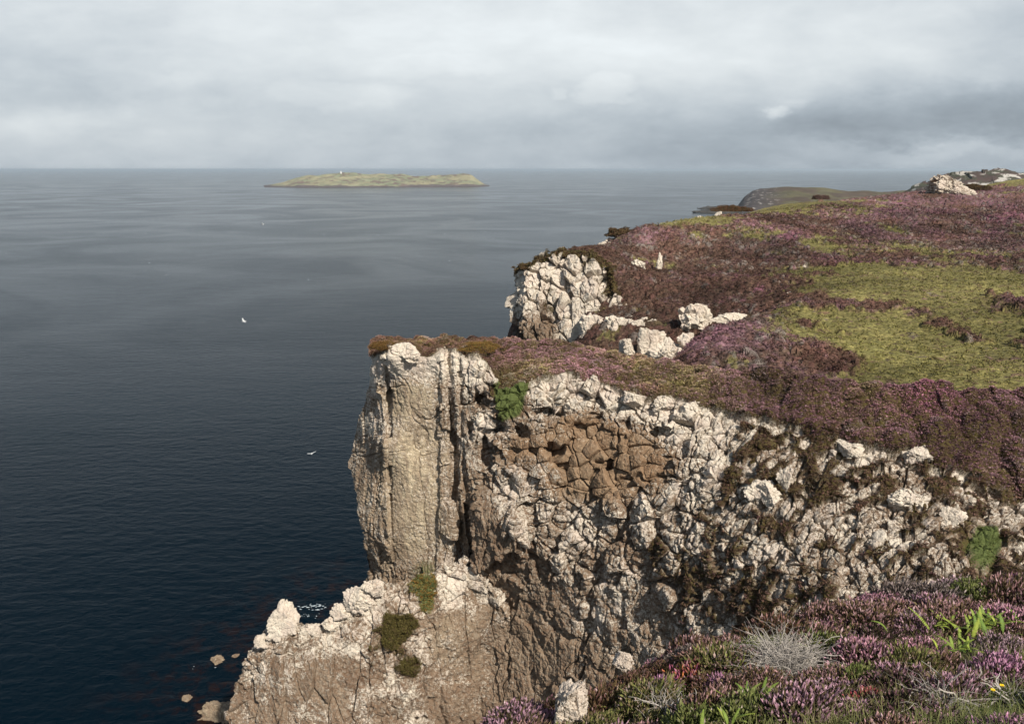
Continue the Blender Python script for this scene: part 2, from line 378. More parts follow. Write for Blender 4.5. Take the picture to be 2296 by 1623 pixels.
# ================================================================== NEAR HEADLAND (one rock face)
CREST = np.array([(780,766),(838,764),(872,763),(930,766),(975,768),(1030,762),(1080,764),(1150,765),(1250,775),(1350,795),(1480,815),(1600,840),(1750,858),(1900,875),(2000,885),(2150,893),(2296,903),(2440,912)], float)
CRD = np.array([(780,55),(836,54),(930,52.5),(1030,51),(1150,50),(1250,48.5),(1350,47),(1480,45),(1600,42.5),(1750,40.5),(1900,38.5),(2000,37.5),(2150,36.5),(2296,36),(2440,35)], float)
RIM = np.array([(780,800),(848,802),(880,800),(930,798),(985,795),(1040,795),(1100,835),(1120,880),(1160,868),(1200,855),(1290,855),(1400,885),(1540,905),(1640,940),(1750,965),(1900,1005),(2050,1030),(2200,1085),(2296,1120),(2440,1150)], float)
def col_field_near(X, Y):
    """(lichen, vegetation, ochre, green) painted by hand over the face"""
    A = [(850,830,.80,.10,.10,0),(930,820,.72,.08,.15,0),(985,820,.7,.1,.15,0),(845,950,.62,0,.1,0),(810,1050,.40,0,.15,0),(830,1200,.36,0,.2,0),
         (900,900,.30,0,1,0),(930,900,.36,0,.9,0),(920,1000,.34,0,1,0),(910,1060,.30,0,1,0),(920,1100,.34,0,1,0),(920,1150,.32,0,.95,0),(920,1200,.34,0,.8,0),(960,1000,.42,0,.8,0),(960,1100,.40,0,.8,0),(1015,900,.5,0,.1,0),(1015,1100,.42,0,.1,0),
         (1060,830,.7,.05,.05,0),(1060,900,.42,.0,0,0),(1070,950,.62,0,0,0),(1060,1020,.55,0,0,0),(1085,1150,.15,0,0,0),(1100,1230,.08,0,0,0),(1130,1120,.70,0,0,0),(1160,1180,.62,0,0,0),
         (1150,910,.4,.5,0,.8),(1150,880,.4,.6,0,.8),(1190,930,.62,0,0,0),(1150,980,.50,0,0,0),(1210,900,.74,.05,0,0),(1290,900,.72,.05,0,0),(1400,930,.74,.05,0,0),(1520,960,.80,.0,0,0),(1580,930,.78,.12,0,0),
         (1170,985,.30,0,.1,0),(1220,985,.25,0,.1,0),(1250,1010,.18,0,.15,0),(1310,1030,.06,0,.22,0),(1380,1000,.15,0,.12,0),(1300,1090,.08,0,.2,0),(1340,1060,.05,0,.2,0),(1190,1070,.62,0,0,0),(1440,1000,.25,0,.1,0),(1470,1050,.38,0,0,0),(1400,1080,.22,0,.1,0),(1280,960,.3,0,.1,0),
         (1560,1010,.72,.05,0,0),(1310,1150,.66,.10,0,0),(1200,1150,.5,0,0,0),(1250,1230,.46,.05,0,0),(1380,1220,.40,.05,0,0),(1340,1180,.7,.2,0,.0),
         (1450,1150,.70,.15,0,0),(1560,1100,.70,.20,0,0),(1600,1200,.66,.25,0,0),(1500,1250,.62,.25,0,0),(1480,1330,.5,.1,0,0),(1560,1290,.5,.55,0,0),(1380,1300,.60,.08,0,.08),(1270,1310,.5,.05,0,.2),
         (1250,1400,.22,0,0,0),(1300,1450,.28,0,0,0),(1200,1300,.25,0,0,0),(1150,1350,.08,0,0,0),(1150,1450,.08,0,.1,0),(1220,1470,.12,0,.1,0),(1300,1540,.2,0,0,0),(1080,1400,.3,0,.1,0),(1320,1400,.62,0,0,0),(1250,1500,.20,0,.05,0),(1400,1420,.42,0,0,0),(1150,1550,.25,0,0,0),(1050,1500,.4,0,0,0),
         (1700,1060,.60,.55,0,0),(1760,1010,.50,.65,0,0),(1670,1150,.60,.40,0,0),(1800,1100,.55,.62,0,0),(1750,1200,.60,.45,0,0),(1850,1220,.60,.42,0,0),(1700,1300,.60,.45,0,0),(1820,1330,.58,.5,0,0),
         (1900,1050,.60,.55,0,0),(1960,1040,.62,.35,0,0),(2000,1100,.56,.62,0,0),(1950,1150,.60,.30,0,0),(2060,1060,.58,.42,0,0),(2100,1100,.56,.55,0,0),(2020,1200,.62,.30,0,0),(2100,1250,.58,.25,0,0),
         (2180,1100,.60,.42,0,0),(2160,1190,.4,.7,0,.35),(2210,1210,.3,.6,0,.75),(2240,1160,.6,.4,0,0),(2280,1240,.5,.6,0,.2),(1950,1300,.6,.35,0,0),(2050,1290,.6,.5,0,0),(2350,1200,.5,.6,0,0),
         (960,1310,.45,.35,.1,.35),(960,1290,.4,.3,.2,.5),(1020,1290,.72,.1,0,0),(900,1380,.5,.2,0,.1),(870,1450,.6,.5,0,0),(1000,1400,.5,.1,.2,0)]
    return shepard(A, X, Y, 60.0)
def build_near():
    nc = int(1500*Q); nr = int(980*Q)
    # columns denser over the part that faces the eye
    Xs = np.interp(np.linspace(0, 1, nc), [0, 1], [832, 2440])
    crest = np.interp(Xs, CREST[:, 0], CREST[:, 1]); rim = np.interp(Xs, RIM[:, 0], RIM[:, 1])
    crD = np.interp(Xs, CRD[:, 0], CRD[:, 1])
    k = np.ones(61)/61; crD = np.convolve(np.pad(crD, 30, 'edge'), k, 'valid')
    k = np.ones(9)/9; crest = np.convolve(np.pad(crest, 4, 'edge'), k, 'valid')
    ragr = rim+22*fbm(np.stack([Xs/40, Xs*0, Xs*0], -1), 4)
    T = np.linspace(0, 1, nr)
    # rows: first tenth-ish = strip from crest to rim, rest = face
    nt = int(nr*0.16)
    Yd = np.empty((nr, nc))
    tt = (np.linspace(0, 1, nt)**1.0)[:, None]
    Yd[:nt] = crest+(ragr-crest)*tt
    tf = np.linspace(0, 1, nr-nt+1)[1:, None]
    Yd[nt:] = ragr+(1680-ragr)*tf
    XX = np.broadcast_to(Xs, Yd.shape).copy()
    # left outline of the buttress
    LO = np.array([(760,838),(775,834),(800,832),(860,828),(900,816),(935,804),(980,795),(1005,788),(1030,780),(1048,779),(1070,792),(1110,796),(1170,806),(1200,815),(1240,820),(1300,822),(1400,828),(1680,832)], float)
    xl = np.interp(Yd, LO[:, 0], LO[:, 1])+5*fbm(np.stack([Yd/26, Yd*0, Yd*0], -1), 4)
    XX += (xl-832)*np.clip(1-(XX-832)/60, 0, 1)**1.5
    FP = [(832,800,49.5),(832,1000,49.5),(832,1300,49.5),(832,1650,49),
          (850,800,47.4),(930,805,46.9),(985,800,46.5),(1040,800,46.3),(1100,835,45.6),(1120,880,44.9),(1200,855,44.9),(1290,855,44.2),(1400,885,42.6),(1540,905,40.6),(1640,940,38.9),(1750,965,37.5),(1900,1005,35.6),(2050,1030,34.4),(2200,1085,33),(2296,1120,32.5),(2440,1150,31.5),
          (860,1000,46.9),(862,1200,46.7),(866,1400,46.4),(866,1650,46),(930,1000,46.6),(930,1200,46.3),(950,1400,46),(950,1650,45.6),(1040,1000,45.9),(1050,1200,45.4),(1060,1400,45),(1060,1650,44.5),
          (1150,950,44),(1150,1050,43.3),(1150,1200,42.8),(1150,1350,43.6),(1150,1500,43.3),(1150,1650,43),
          (1300,950,42.8),(1300,1050,41.6),(1300,1150,40.9),(1300,1300,40.2),(1300,1450,40),(1300,1650,39.8),
          (1500,1000,39.2),(1500,1100,38),(1500,1200,37),(1500,1300,36.3),(1500,1400,36),(1500,1650,35.6),
          (1700,1050,36),(1700,1200,33.8),(1700,1350,32.2),(1700,1500,31),(1700,1680,30),
          (1900,1100,33.6),(1900,1250,31),(1900,1400,28.5),(1900,1680,26),
          (2100,1150,31.5),(2100,1250,29.5),(2100,1400,27),(2100,1680,25),
          (2296,1200,30.5),(2296,1300,28.5),(2296,1400,26.5),(2440,1250,29.5),(2440,1400,26),(2440,1680,23),(2296,1680,23.5)]
    FP = np.array(FP, float)
    q = np.stack([XX, Yd], -1)/100.0
    D = tps(FP[:, :2]/100.0, FP[:, 2], q, 0.02)
    # heather strip on top: blend from crest depth down to the rim depth
    Drim = D[nt-1:nt]
    Dtop = crD+(Drim-crD)*tt**0.85
    D[:nt] = Dtop
    # ---- sculpting of the face
    face = sstep(0, 25, Yd-ragr)
    xc = 1003+(Yd-790)*0.066
    win = sstep(770, 800, Yd)*(1-sstep(1225, 1290, Yd))
    xc = xc+2.5*np.sin(Yd/37)+1.5*np.sin(Yd/13)
    cle = np.exp(-((XX-xc)/7.0)**2)*1.0+np.exp(-((XX-xc-22-4*np.sin(Yd/60))/4.5)**2)*0.4*(0.4+0.6*np.sin(Yd/80)**2)
    D += cle*win
    D += 0.5*np.exp(-((XX-867-(Yd-900)*0.03)/3.5)**2)*sstep(800, 840, Yd)*(1-sstep(1180, 1260, Yd))
    D += 0.40*sstep(866, 872, XX-(Yd-900)*0.03)*(1-sstep(984, 990, XX+(Yd-900)*0.02))*sstep(800, 850, Yd)*(1-sstep(1230, 1290, Yd))   # recessed ochre panel
    def pit(x, y, rx, ry, dep):
        n_ = 0.35*fbm(np.stack([XX/25, Yd/25, XX*0+x], -1), 3)
        return dep*np.clip(1-sstep(0.55, 1.15, np.sqrt(((XX-x)/rx)**2+((Yd-y)/ry)**2)+n_), 0, 1)
    D += pit(1078, 892, 13, 24, 1.3)+pit(1118, 955, 26, 22, 0.9)+pit(1165, 968, 22, 14, 0.9)+pit(1055, 960, 12, 18, 0.8)+pit(1090, 1010, 14, 40, 0.7)
    D += pit(1240, 1010, 26, 18, 0.8)+pit(1225, 925, 34, 12, 0.7)+pit(1350, 1040, 22, 14, 0.6)+pit(1480, 970, 26, 14, 0.7)
    # bulge with a dark sharp underside
    bo = 1262-0.10*(XX-1110)+14*np.sin((XX-1040)/22)
    D -= 1.5*sstep(1040, 1075, XX)*(1-sstep(1150, 1190, XX))*sstep(1080, 1180, Yd)*(1-sstep(-3, 3, Yd-bo))
    D += 0.9*np.exp(-((XX-1048-(Yd-1150)*0.05)/4.5)**2)*sstep(1060, 1120, Yd)*(1-sstep(1330, 1420, Yd))
    # ribs and gullies to the lower right
    V = P(XX, Yd, D)
    # ---- add wrap rows/cols: behind the crest, down to the sea, round the seaward side
    def rowsback():
        top = V[0]; outp = []
        for dyb, dzb in ((14, -14), (8, -6.5), (4, -2.2), (1.5, -0.5)):
            outp.append(top+np.array([0, dyb, dzb]))
        return outp
    rb = rowsback()
    bot = V[-1]; b1 = bot+np.array([0, 1.0, -8.0]); b2 = bot.copy(); b2[:, 2] = SEA-3; b2[:, 1] = b2[:, 1]+3.0
    V = np.concatenate([np.stack(rb), V, np.stack([b1, b2])], 0)
    lf = V[:, 0]; cols = []
    for dx, dyb in ((9.0, 16), (5.0, 10), (2.4, 5.5), (1.0, 2.8), (0.3, 1.0)):
        cols.append(lf+np.array([dx, dyb, -0.55*dyb])*np.ones((len(lf), 1)))
    V = np.concatenate([np.stack(cols, 1), V], 1)
    nb, ncx = 4, 5
    pad = lambda a: np.pad(a, ((nb, 2), (ncx, 0)), 'edge')
    XX, Yd = pad(XX), pad(Yd); facep = pad(face)
    N = gnormals(V)
    N = -N if N[400, 400].dot([0, -1, 0.5]) < 0 else N
    # smoothed normals for displacement
    nrw, ncw = XX.shape
    cf = col_field_near(XX[::4, ::4], Yd[::4, ::4])
    ii = np.minimum((np.arange(nrw)/4.0), cf.shape[0]-1.001); jj = np.minimum((np.arange(ncw)/4.0), cf.shape[1]-1.001)
    i0 = ii.astype(int); j0 = jj.astype(int); fi = (ii-i0)[:, None, None]; fj = (jj-j0)[None, :, None]
    cf = (cf[i0][:, j0]*(1-fi)+cf[i0+1][:, j0]*fi)*(1-fj)+(cf[i0][:, j0+1]*(1-fi)+cf[i0+1][:, j0+1]*fi)*fj
    lich, veg, warm, green = [cf[..., k] for k in range(4)]
    Vf = V.astype(np.float32)
    # zone weights
    wall = (1-sstep(1045, 1090, XX))                                     # tall smooth buttress
    low = sstep(1285, 1345, Yd+0.10*(1300-XX))*(1-sstep(1430, 1520, XX))        # smoother lower wall
    low = np.maximum(low, sstep(1075, 1130, Yd)*sstep(1040, 1062, XX)*(1-sstep(1110, 1150, XX)))
    right = sstep(1560, 1720, XX)
    blocky = np.clip(1-wall-low, 0, 1)
    wv = np.stack([fbm(Vf*0.6, 3), fbm(Vf*0.6+31, 3), fbm(Vf*0.6+57, 3)], -1)*0.9
    # (1) big basalt blocks about 1.3 m
    ax = np.array([0.62, 0.30, 0.72]); ax /= np.linalg.norm(ax)
    al = (Vf@ax)[..., None]*ax
    str_ = lerp(0.85, 0.60, right)[..., None]
    Pq = (Vf+wv*0.35-al*(1-str_))
    F1, F2, R, O = voro(Pq/1.15)
    rd = R*2-1
    h1 = (R[..., 0]-0.5)*0.80+(O*rd).sum(-1)*0.60-0.16*(F1**2)
    ck1 = 1-sstep(0.0, 0.13, F2-F1)
    h1 = h1-0.28*ck1
    G1, G2, S, O2 = voro((Vf+wv*0.25-al*(1-str_)*0.6)/0.42)
    h2 = (S[..., 0]-0.5)*0.24+(O2*(S*2-1)).sum(-1)*0.20-0.08*G1**2-0.08*(1-sstep(0, 0.16, G2-G1))
    # (2) long vertical facets of the buttress
    Pw = Vf*np.array([0.8, 0.8, 0.42], np.float32)+wv*np.array([0.15, 0.15, 0.10])
    H1, H2, U, O3 = voro(Pw/0.95)
    h3 = (U[..., 0]-0.5)*0.34+(O3*(U*2-1)).sum(-1)*0.30-0.10*(1-sstep(0, 0.04, H2-H1))
    K1, K2, W, O4 = voro((Vf*np.array([1.3, 1.3, 0.45], np.float32)+wv*0.5)/0.8)
    h4 = (W[..., 0]-0.5)*0.16+(O4*(W*2-1)).sum(-1)*0.13-0.05*(1-sstep(0, 0.07, K2-K1))
    J1, J2, JU, JO = voro((Vf*np.array([1.0, 1.0, 0.62], np.float32)+wv*0.3)/1.25)
    h5 = (JU[..., 0]-0.5)*0.34+(JO*(JU*2-1)).sum(-1)*0.30-0.12*(1-sstep(0, 0.05, J2-J1))
    B1, B2, BR, BO = voro((Vf+wv*0.3-al*0.35)/0.66)
    h6 = (BR[..., 0]-0.5)*0.50+(BO*(BR*2-1)).sum(-1)*0.40-0.16*B1**2-0.17*(1-sstep(0, 0.14, B2-B1))
    h1 = lerp(h1, h6+0.35*h1, sstep(1480, 1650, XX))
    ax2 = np.array([0.15, -0.75, 0.60]); ax2 /= np.linalg.norm(ax2)
    A1, A2, AR, AO = voro((Vf+wv*0.15-(Vf@ax2)[..., None]*ax2*0.75)/0.72, jit=0.80)
    h7 = (AR[..., 0]-0.5)*0.66+(AO*(AR*2-1)).sum(-1)*0.26-0.32*A1**2-0.10*(1-sstep(0, 0.09, A2-A1))
    colz = sstep(0.25, 0.6, np.exp(-(((XX-1320-0.3*(Yd-1030))/205)**2+((Yd-1030)/105)**2))+0.5*fbm(Vf*0.5+63, 3))
    h1 = lerp(h1, h7, colz*blocky)
    panel = sstep(872, 880, XX)*(1-sstep(975, 992, XX))*(1-sstep(1250, 1300, Yd))
    und = fbm(Vf*0.35, 4)*1.6+fbm(Vf*1.7, 4)*0.35
    fine = fbm(Vf*6.0, 4)*0.14
    amp1 = blocky*lerp(1.0, 0.75, right); amp2 = np.clip(blocky*1.0+0.35*low+0.15*wall, 0, 1.3)
    brownz = np.exp(-(((XX-1310)/150)**2+((Yd-1040)/75)**2))
    L1, L2, _a, _b2 = voro((Vf*np.array([0.8, 0.8, 0.33], np.float32)+wv*1.1)/3.6, jit=1.0)
    joints = (1-sstep(0, 0.028, L2-L1))*0.32
    h = amp1*h1*(0.70+0.35*brownz)-joints*(1-0.7*panel)*(1-0.5*brownz)+0.85*amp2*h2*(1-0.75*brownz)*(1-0.6*colz)+wall*(0.85-0.76*panel)*(0.35+0.65*sstep(848, 872, XX))*h3+0.55*low*h5+(wall*(1.0-0.85*panel)*(0.55+0.45*sstep(848, 872, XX))+0.6*low)*h4+und*(0.22+0.10*low)*(0.4+0.6*sstep(840, 880, XX))*(1-0.85*panel)+fine*(1-0.4*brownz)
    # ledges (horizontal cracks) on the buttress
    for yl, dpt in ((868, .10), (1010, .08), (1018, .12), (1120, .06), (940, .05)):
        h -= wall*dpt*np.exp(-((Yd-yl-30*fbm(np.stack([XX/45, XX*0+yl, Vf[..., 2]*0.1], -1), 4))/1.5)**2)*sstep(-.12, .1, fbm(np.stack([XX/30, XX*0+yl*2, XX*0], -1), 2))
    # vegetation: grows where the stone sits low
    topv = 1-sstep(-14, 6, Yd-pad(ragr[None]*np.ones((nr, 1)))+18*fbm(Vf*0.9, 3))
    low_spots = np.clip(0.5-h1*0.9, 0, 1)*blocky+0.3
    v = veg*0.72+(low_spots-0.86)*1.2*sstep(0.05, 0.3, veg)+fbm(Vf*1.5+9, 5)*1.3*sstep(0.03, 0.3, veg)
    v = np.clip(v, 0, 1); v = np.maximum(v, topv)
    green = np.where(topv > 0.5, 0, green*sstep(0.1, 0.4, green))
    # bushy surface
    c1, c2, cr = voro2((Vf[..., :2]+wv[..., :2]*.25)/0.72)
    d1, d2, dr = voro2((Vf[..., :2]+Vf[..., 2:3]*0.4)/0.20, seed=9)
    dome = np.clip(1-1.6*c1**2, 0, 1)*0.34*(0.3+cr[..., 0])+np.clip(1-1.6*d1**2, 0, 1)*0.08
    vm = sstep(0.42, 0.58, v)
    m1, m2, mr = voro2((Vf[..., :2]+wv[..., :2]*.6)/1.7, seed=21)
    dome = dome+np.clip(1-1.4*m1**2, 0, 1)*(.15+.45*mr[..., 0])*sstep(1450, 1800, XX)*topv
    dome = dome*(1-0.85*sstep(.25, .4, green))
    hv = dome+und*0.2*(1-topv)+0.45*fbm(Vf*0.55+3, 3)+h1*0.25*(1-topv)*blocky
    h = lerp(h, hv, vm)
    # fade at hidden wraps
    N = N*1.0
    N[topv > 0.3] = lerp(N[topv > 0.3], np.array([0, -0.2, 0.98]), 0.7)
    V2 = V+N*h[..., None]
    fl = np.clip(0.48+1.9*fbm(Vf*0.33+5, 4)+0.42*sstep(1500, 2200, XX)+0.15*sstep(1150, 1300, XX), 0, 1)*topv+0.10*(1-topv)
    gr = np.clip(0.25+1.9*fbm(Vf*0.4+25, 4)-0.1*sstep(1600, 1900, XX), 0, 1)*topv+0.12*(1-topv)
    br = 0.45+0.5*(1-sstep(1040, 1250, XX))+0.4*(1-topv); gy = 0.16+0.3*np.clip(fbm(Vf*0.9+85, 3), 0, 1)
    fl = fl*(0.15+0.85*sstep(1000, 1140, XX))
    bright = np.clip(2.5*fbm(Vf*0.3+45, 2), 0, 0.8)*sstep(1600, 1900, XX)
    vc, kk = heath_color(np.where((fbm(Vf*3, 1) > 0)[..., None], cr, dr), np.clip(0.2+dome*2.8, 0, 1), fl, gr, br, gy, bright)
    grass_c = lerp(C(0.09, 0.12, 0.03), C(0.15, 0.16, 0.055), dr[..., :1])
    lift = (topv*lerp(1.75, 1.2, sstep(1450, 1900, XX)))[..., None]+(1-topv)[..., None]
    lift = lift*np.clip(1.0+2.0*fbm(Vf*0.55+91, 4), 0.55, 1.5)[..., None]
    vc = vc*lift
    vc = np.where((green > 0.35)[..., None], grass_c*1.15, vc)
    vegmat = np.maximum(v*1.0, green)
    attrs = {'lich': np.clip(lich*0.90+(0.62-0.3*panel)*fbm(Vf*1.1+70, 5)+0.10*np.clip(h1, -0.5, 0.5)*blocky+0.25*(1-sstep(0, 60, Yd-np.interp(XX, RIM[:, 0], RIM[:, 1])))*0.5, 0, 1).ravel(),
             'veg': v.ravel(), 'warm': np.clip(warm+0.5*fbm(Vf*0.7+15, 3)*sstep(.2, .5, warm), 0, 1).ravel(), 'green': green.ravel(), 'rust': (colz*blocky).ravel()}
    o = mesh_from('cliff', V2, grid_faces(*XX.shape), M_ROCK, attrs)
    me = o.data
    o['kind'] = 'structure'
    # ground cover growing on it
    sub = (slice(nb, -2), slice(ncx, None))
    A = areas(V2)[sub]; vv = v[sub]; Vs = V2[sub].reshape(-1, 3); kks = kk[sub].ravel()
    tv = topv[sub]; gg = green[sub]
    wgt = A*(sstep(0.48, 0.7, vv)+0.8*sstep(0.4, .6, gg))*np.where(tv > 0.5, 1.5, 1.0)
    r = np.random.RandomState(5)
    idx = pick(Vs, wgt, int(42000), r)
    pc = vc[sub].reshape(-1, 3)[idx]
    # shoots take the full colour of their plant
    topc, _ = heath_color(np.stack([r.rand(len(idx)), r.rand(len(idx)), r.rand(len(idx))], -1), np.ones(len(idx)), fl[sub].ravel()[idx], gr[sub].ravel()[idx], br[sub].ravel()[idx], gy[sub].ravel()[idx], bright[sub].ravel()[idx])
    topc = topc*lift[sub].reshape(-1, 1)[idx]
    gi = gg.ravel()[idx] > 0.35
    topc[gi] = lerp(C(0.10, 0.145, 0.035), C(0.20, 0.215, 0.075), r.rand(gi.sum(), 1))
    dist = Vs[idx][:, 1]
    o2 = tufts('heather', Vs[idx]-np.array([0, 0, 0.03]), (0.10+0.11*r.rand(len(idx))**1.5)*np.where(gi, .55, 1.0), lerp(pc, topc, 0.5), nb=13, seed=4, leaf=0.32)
    tag(o2, kind='stuff')
    return V2
build_near()

# ================================================================== LOWER SPUR in front of the buttress foot
def build_spur():
    nc = int(820*Q); nr = int(420*Q)
    CR = np.array([(497,1690),(505,1660),(515,1610),(522,1565),(536,1520),(552,1490),(570,1455),(588,1430),(610,1415),(640,1412),(665,1408),(700,1412),(722,1404),(740,1396),(762,1378),(780,1352),(800,1332),(822,1326),(835,1306),(850,1318),(880,1312),(905,1322),(930,1300),(960,1292),(1000,1268),(1040,1262),(1075,1290),(1110,1330),(1150,1400)], float)
    # travel along the outline so that the steep left edge is sampled evenly
    seg = np.r_[0, np.cumsum(np.hypot(*np.diff(CR, axis=0).T))]
    s = np.linspace(0, seg[-1], nc)
    cx = np.interp(s, seg, CR[:, 0]); cy = np.interp(s, seg, CR[:, 1])
    jag = 7*fbm(np.stack([s/22, s*0, s*0], -1), 5)+6*(voro2(np.stack([s/16, s*0+0.3], -1))[2][..., 0]-0.5)
    cy = cy+jag*1.3; cx = cx+jag*0.4*(s < seg[6])
    bx = np.interp(s, [0, seg[5], seg[-1]], [497, 640, 1180]); by = 1700.0
    tt = np.linspace(0, 1, nr)[:, None]
    XX = cx+(bx-cx)*tt; Yd = cy+(by-cy)*tt
    FP = np.array([(500,1690,41),(515,1620,42),(540,1540,42.5),(570,1470,42.5),(610,1420,42.2),(700,1412,42),(760,1380,42.2),(830,1320,42.8),(930,1300,43.2),(1040,1265,43.8),(1100,1330,43.7),(1150,1400,43.8),
                   (620,1500,41.2),(720,1500,40.8),(620,1600,40.7),(720,1600,40.2),(620,1700,40.3),(720,1700,39.8),(800,1450,40.8),(850,1550,40.2),(850,1700,39.8),(900,1380,41.8),(920,1480,41.2),(960,1600,41.4),(1000,1400,42.6),(1020,1500,43),(1060,1600,43.8),(1100,1450,44.2),(1150,1550,45),(1180,1700,45.5),(1000,1700,42.8)], float)
    D = tps(FP[:, :2]/100, FP[:, 2], np.stack([XX, Yd], -1)/100, 0.01)
    V = P(XX, Yd, D)
    nbk = 14
    top = V[0]; back = []
    for k in range(nbk):
        f = (1-k/nbk)
        back.append(top+np.array([0.35*f, 3.2*f, -0.4*f-2.2*f*f]))
    b0 = top+np.array([2.5, 6.0, -10]); 
    V = np.concatenate([b0[None], np.stack(back), V], 0)
    bot = V[-1]; b2 = bot.copy(); b2[:, 2] = SEA-3; b2[:, 1] += 2
    V = np.concatenate([V, (bot+[0, .4, -6])[None], b2[None]], 0)
    padr = lambda a: np.pad(a, ((nbk+1, 2), (0, 0)), 'edge')
    XX, Yd = padr(XX), padr(Yd); CY = padr(cy[None]*np.ones((nr, 1)))
    N = gnormals(V); N = -N if N[200, 400].dot([0, -1, 0.3]) < 0 else N
    Vf = V.astype(np.float32)
    wv = np.stack([fbm(Vf*0.7, 3), fbm(Vf*0.7+31, 3), fbm(Vf*0.7+57, 3)], -1)*0.8
    F1, F2, R, O = voro((Vf+wv)/0.75)
    h1 = (R[..., 0]-0.5)*0.42+(O*(R*2-1)).sum(-1)*0.35-0.12*F1**2-0.12*(1-sstep(0, 0.1, F2-F1))
    G1, G2, S, O2 = voro((Vf+wv*.5)/0.3)
    h2 = (S[..., 0]-0.5)*0.14+(O2*(S*2-1)).sum(-1)*0.12
    H1, H2, U, O3 = voro((Vf*np.array([1, 1, .3], np.float32)+wv*.4)/1.3)
    h3 = (U[..., 0]-0.5)*0.34+(O3*(U*2-1)).sum(-1)*0.30-0.16*(1-sstep(0, 0.05, H2-H1))
    crown = 1-sstep(0, 75, Yd-CY)
    rough = np.clip(crown+np.exp(-((XX-900-(Yd-1400)*0.1)/85)**2)*1.0+0.45*sstep(1585, 1640, Yd), 0, 1)
    h = rough*h1+(0.45+0.55*rough)*h2+(1-rough)*h3*1.1+fbm(Vf*0.4, 4)*0.7+fbm(Vf*6, 4)*0.14
    A = [(560,1480,.6,0,0,0),(640,1440,.70,0,.15,0),(720,1440,.72,0,.1,.1),(640,1520,.40,0,0,0),(720,1560,.20,0,.1,0),(600,1590,.38,0,0,0),(680,1610,.55,0,0,.12),(780,1520,.28,0,0,0),(800,1420,.7,0,0,0),(830,1370,.75,0,0,0),
         (640,1560,.18,0,.05,0),(790,1600,.5,0,0,.2),(880,1420,.5,.72,0,0),(900,1400,.4,.7,0,.0),(850,1470,.6,.45,0,0),(940,1440,.72,.1,0,0),(920,1500,.45,.5,0,0),(890,1530,.7,.1,0,0),(960,1310,.5,.2,.2,.7),(955,1345,.5,.1,.3,.7),
         (900,1350,.5,.3,.1,.4),(1010,1290,.78,.1,0,0),(1000,1350,.6,0,.2,0),(1010,1410,.35,0,.75,0),(1000,1440,.3,0,.8,0),(1060,1450,.25,0,.1,0),(960,1530,.5,0,0,0),(900,1600,.55,.0,0,.05),(1000,1580,.3,0,0,0),(1080,1600,.25,0,0,0),(850,1580,.5,0,0,.15)]
    cf = shepard(A, XX, Yd, 45.0); lich, veg, warm, green = [cf[..., k] for k in range(4)]
    nz = fbm(Vf*1.2+9, 4)
    v = np.clip(veg*1.1+1.2*nz*sstep(.1, .3, veg), 0, 1); green = np.clip(green+1.0*nz*sstep(.15, .4, green), 0, 1)
    h = h+0.12*sstep(.45, .6, v)
    h = h*np.r_[np.zeros(1), np.linspace(0.8, 1, nbk), np.ones(nr), np.ones(1)*.5, np.zeros(1)][:, None]
    V2 = V+N*h[..., None]
    attrs = {'lich': np.clip(lich*.72+.05+0.85*fbm(Vf*1.3+70, 5)+0.05*crown, 0, 1).ravel(), 'veg': v.ravel(), 'warm': (warm*.5).ravel(), 'green': (green*0.8).ravel()}
    o = mesh_from('rock_spur', V2, grid_faces(*XX.shape), M_ROCK, attrs); o['kind'] = 'structure'
    r = np.random.RandomState(8)
    Aq = areas(V2); Vs = V2.reshape(-1, 3); inner = np.zeros_like(Aq); inner[nbk+1:-2] = 1
    idx = pick(Vs, Aq*inner*(sstep(.5, .7, v)+0.9*sstep(.45, .6, green)), 3500, r)
    g = green.ravel()[idx] > 0.42
    c = np.where(g[:, None], lerp(C(0.15, 0.12, 0.03), C(0.13, 0.16, 0.07), r.rand(len(idx), 1)), lerp(C(0.07, 0.055, 0.02), C(0.10, 0.085, 0.025), r.rand(len(idx), 1)))
    c = np.where((g & (r.rand(len(idx)) < 0.3))[:, None], C(0.27, 0.14, 0.035), c)
    tag(tufts('moss', Vs[idx], 0.10+0.08*r.rand(len(idx)), c, nb=12, seed=14, leaf=0.4), kind='stuff')
build_spur()

# ================================================================== MOOR beyond (height field)
SKY = [(1300,562,150),(1330,557,165),(1380,533,182),(1430,520,195),(1480,513,205),(1560,488,228),(1600,478,240),(1650,465,252),(1720,457,262),(1800,452,272),(1900,443,283),(2000,437,292),(2080,433,300),(2200,424,320),(2296,418,330),(2420,412,340)]
MP = SKY+[(2296,520,210),(1900,520,200),(1600,560,172),(1450,570,172),(1700,650,130),(2296,610,130),(2000,630,125),(1820,650,118),(2296,750,85),(1900,750,88),(1650,755,92),(2296,880,60),(1900,868,62),(1700,850,66),
          (1800,655,116),(1745,690,104),(1650,722,94),(1575,765,84),(1510,812,76),(1530,850,70),
          (1700,680,124),(1600,720,119),(1530,785,112),(1450,792,112),(1400,770,117),(1330,770,119),(1400,690,132),(1350,640,142),(1400,600,155),(1500,620,146),(1500,690,128),(1290,765,124),(2450,700,95),(2450,900,58),(2450,560,170)]
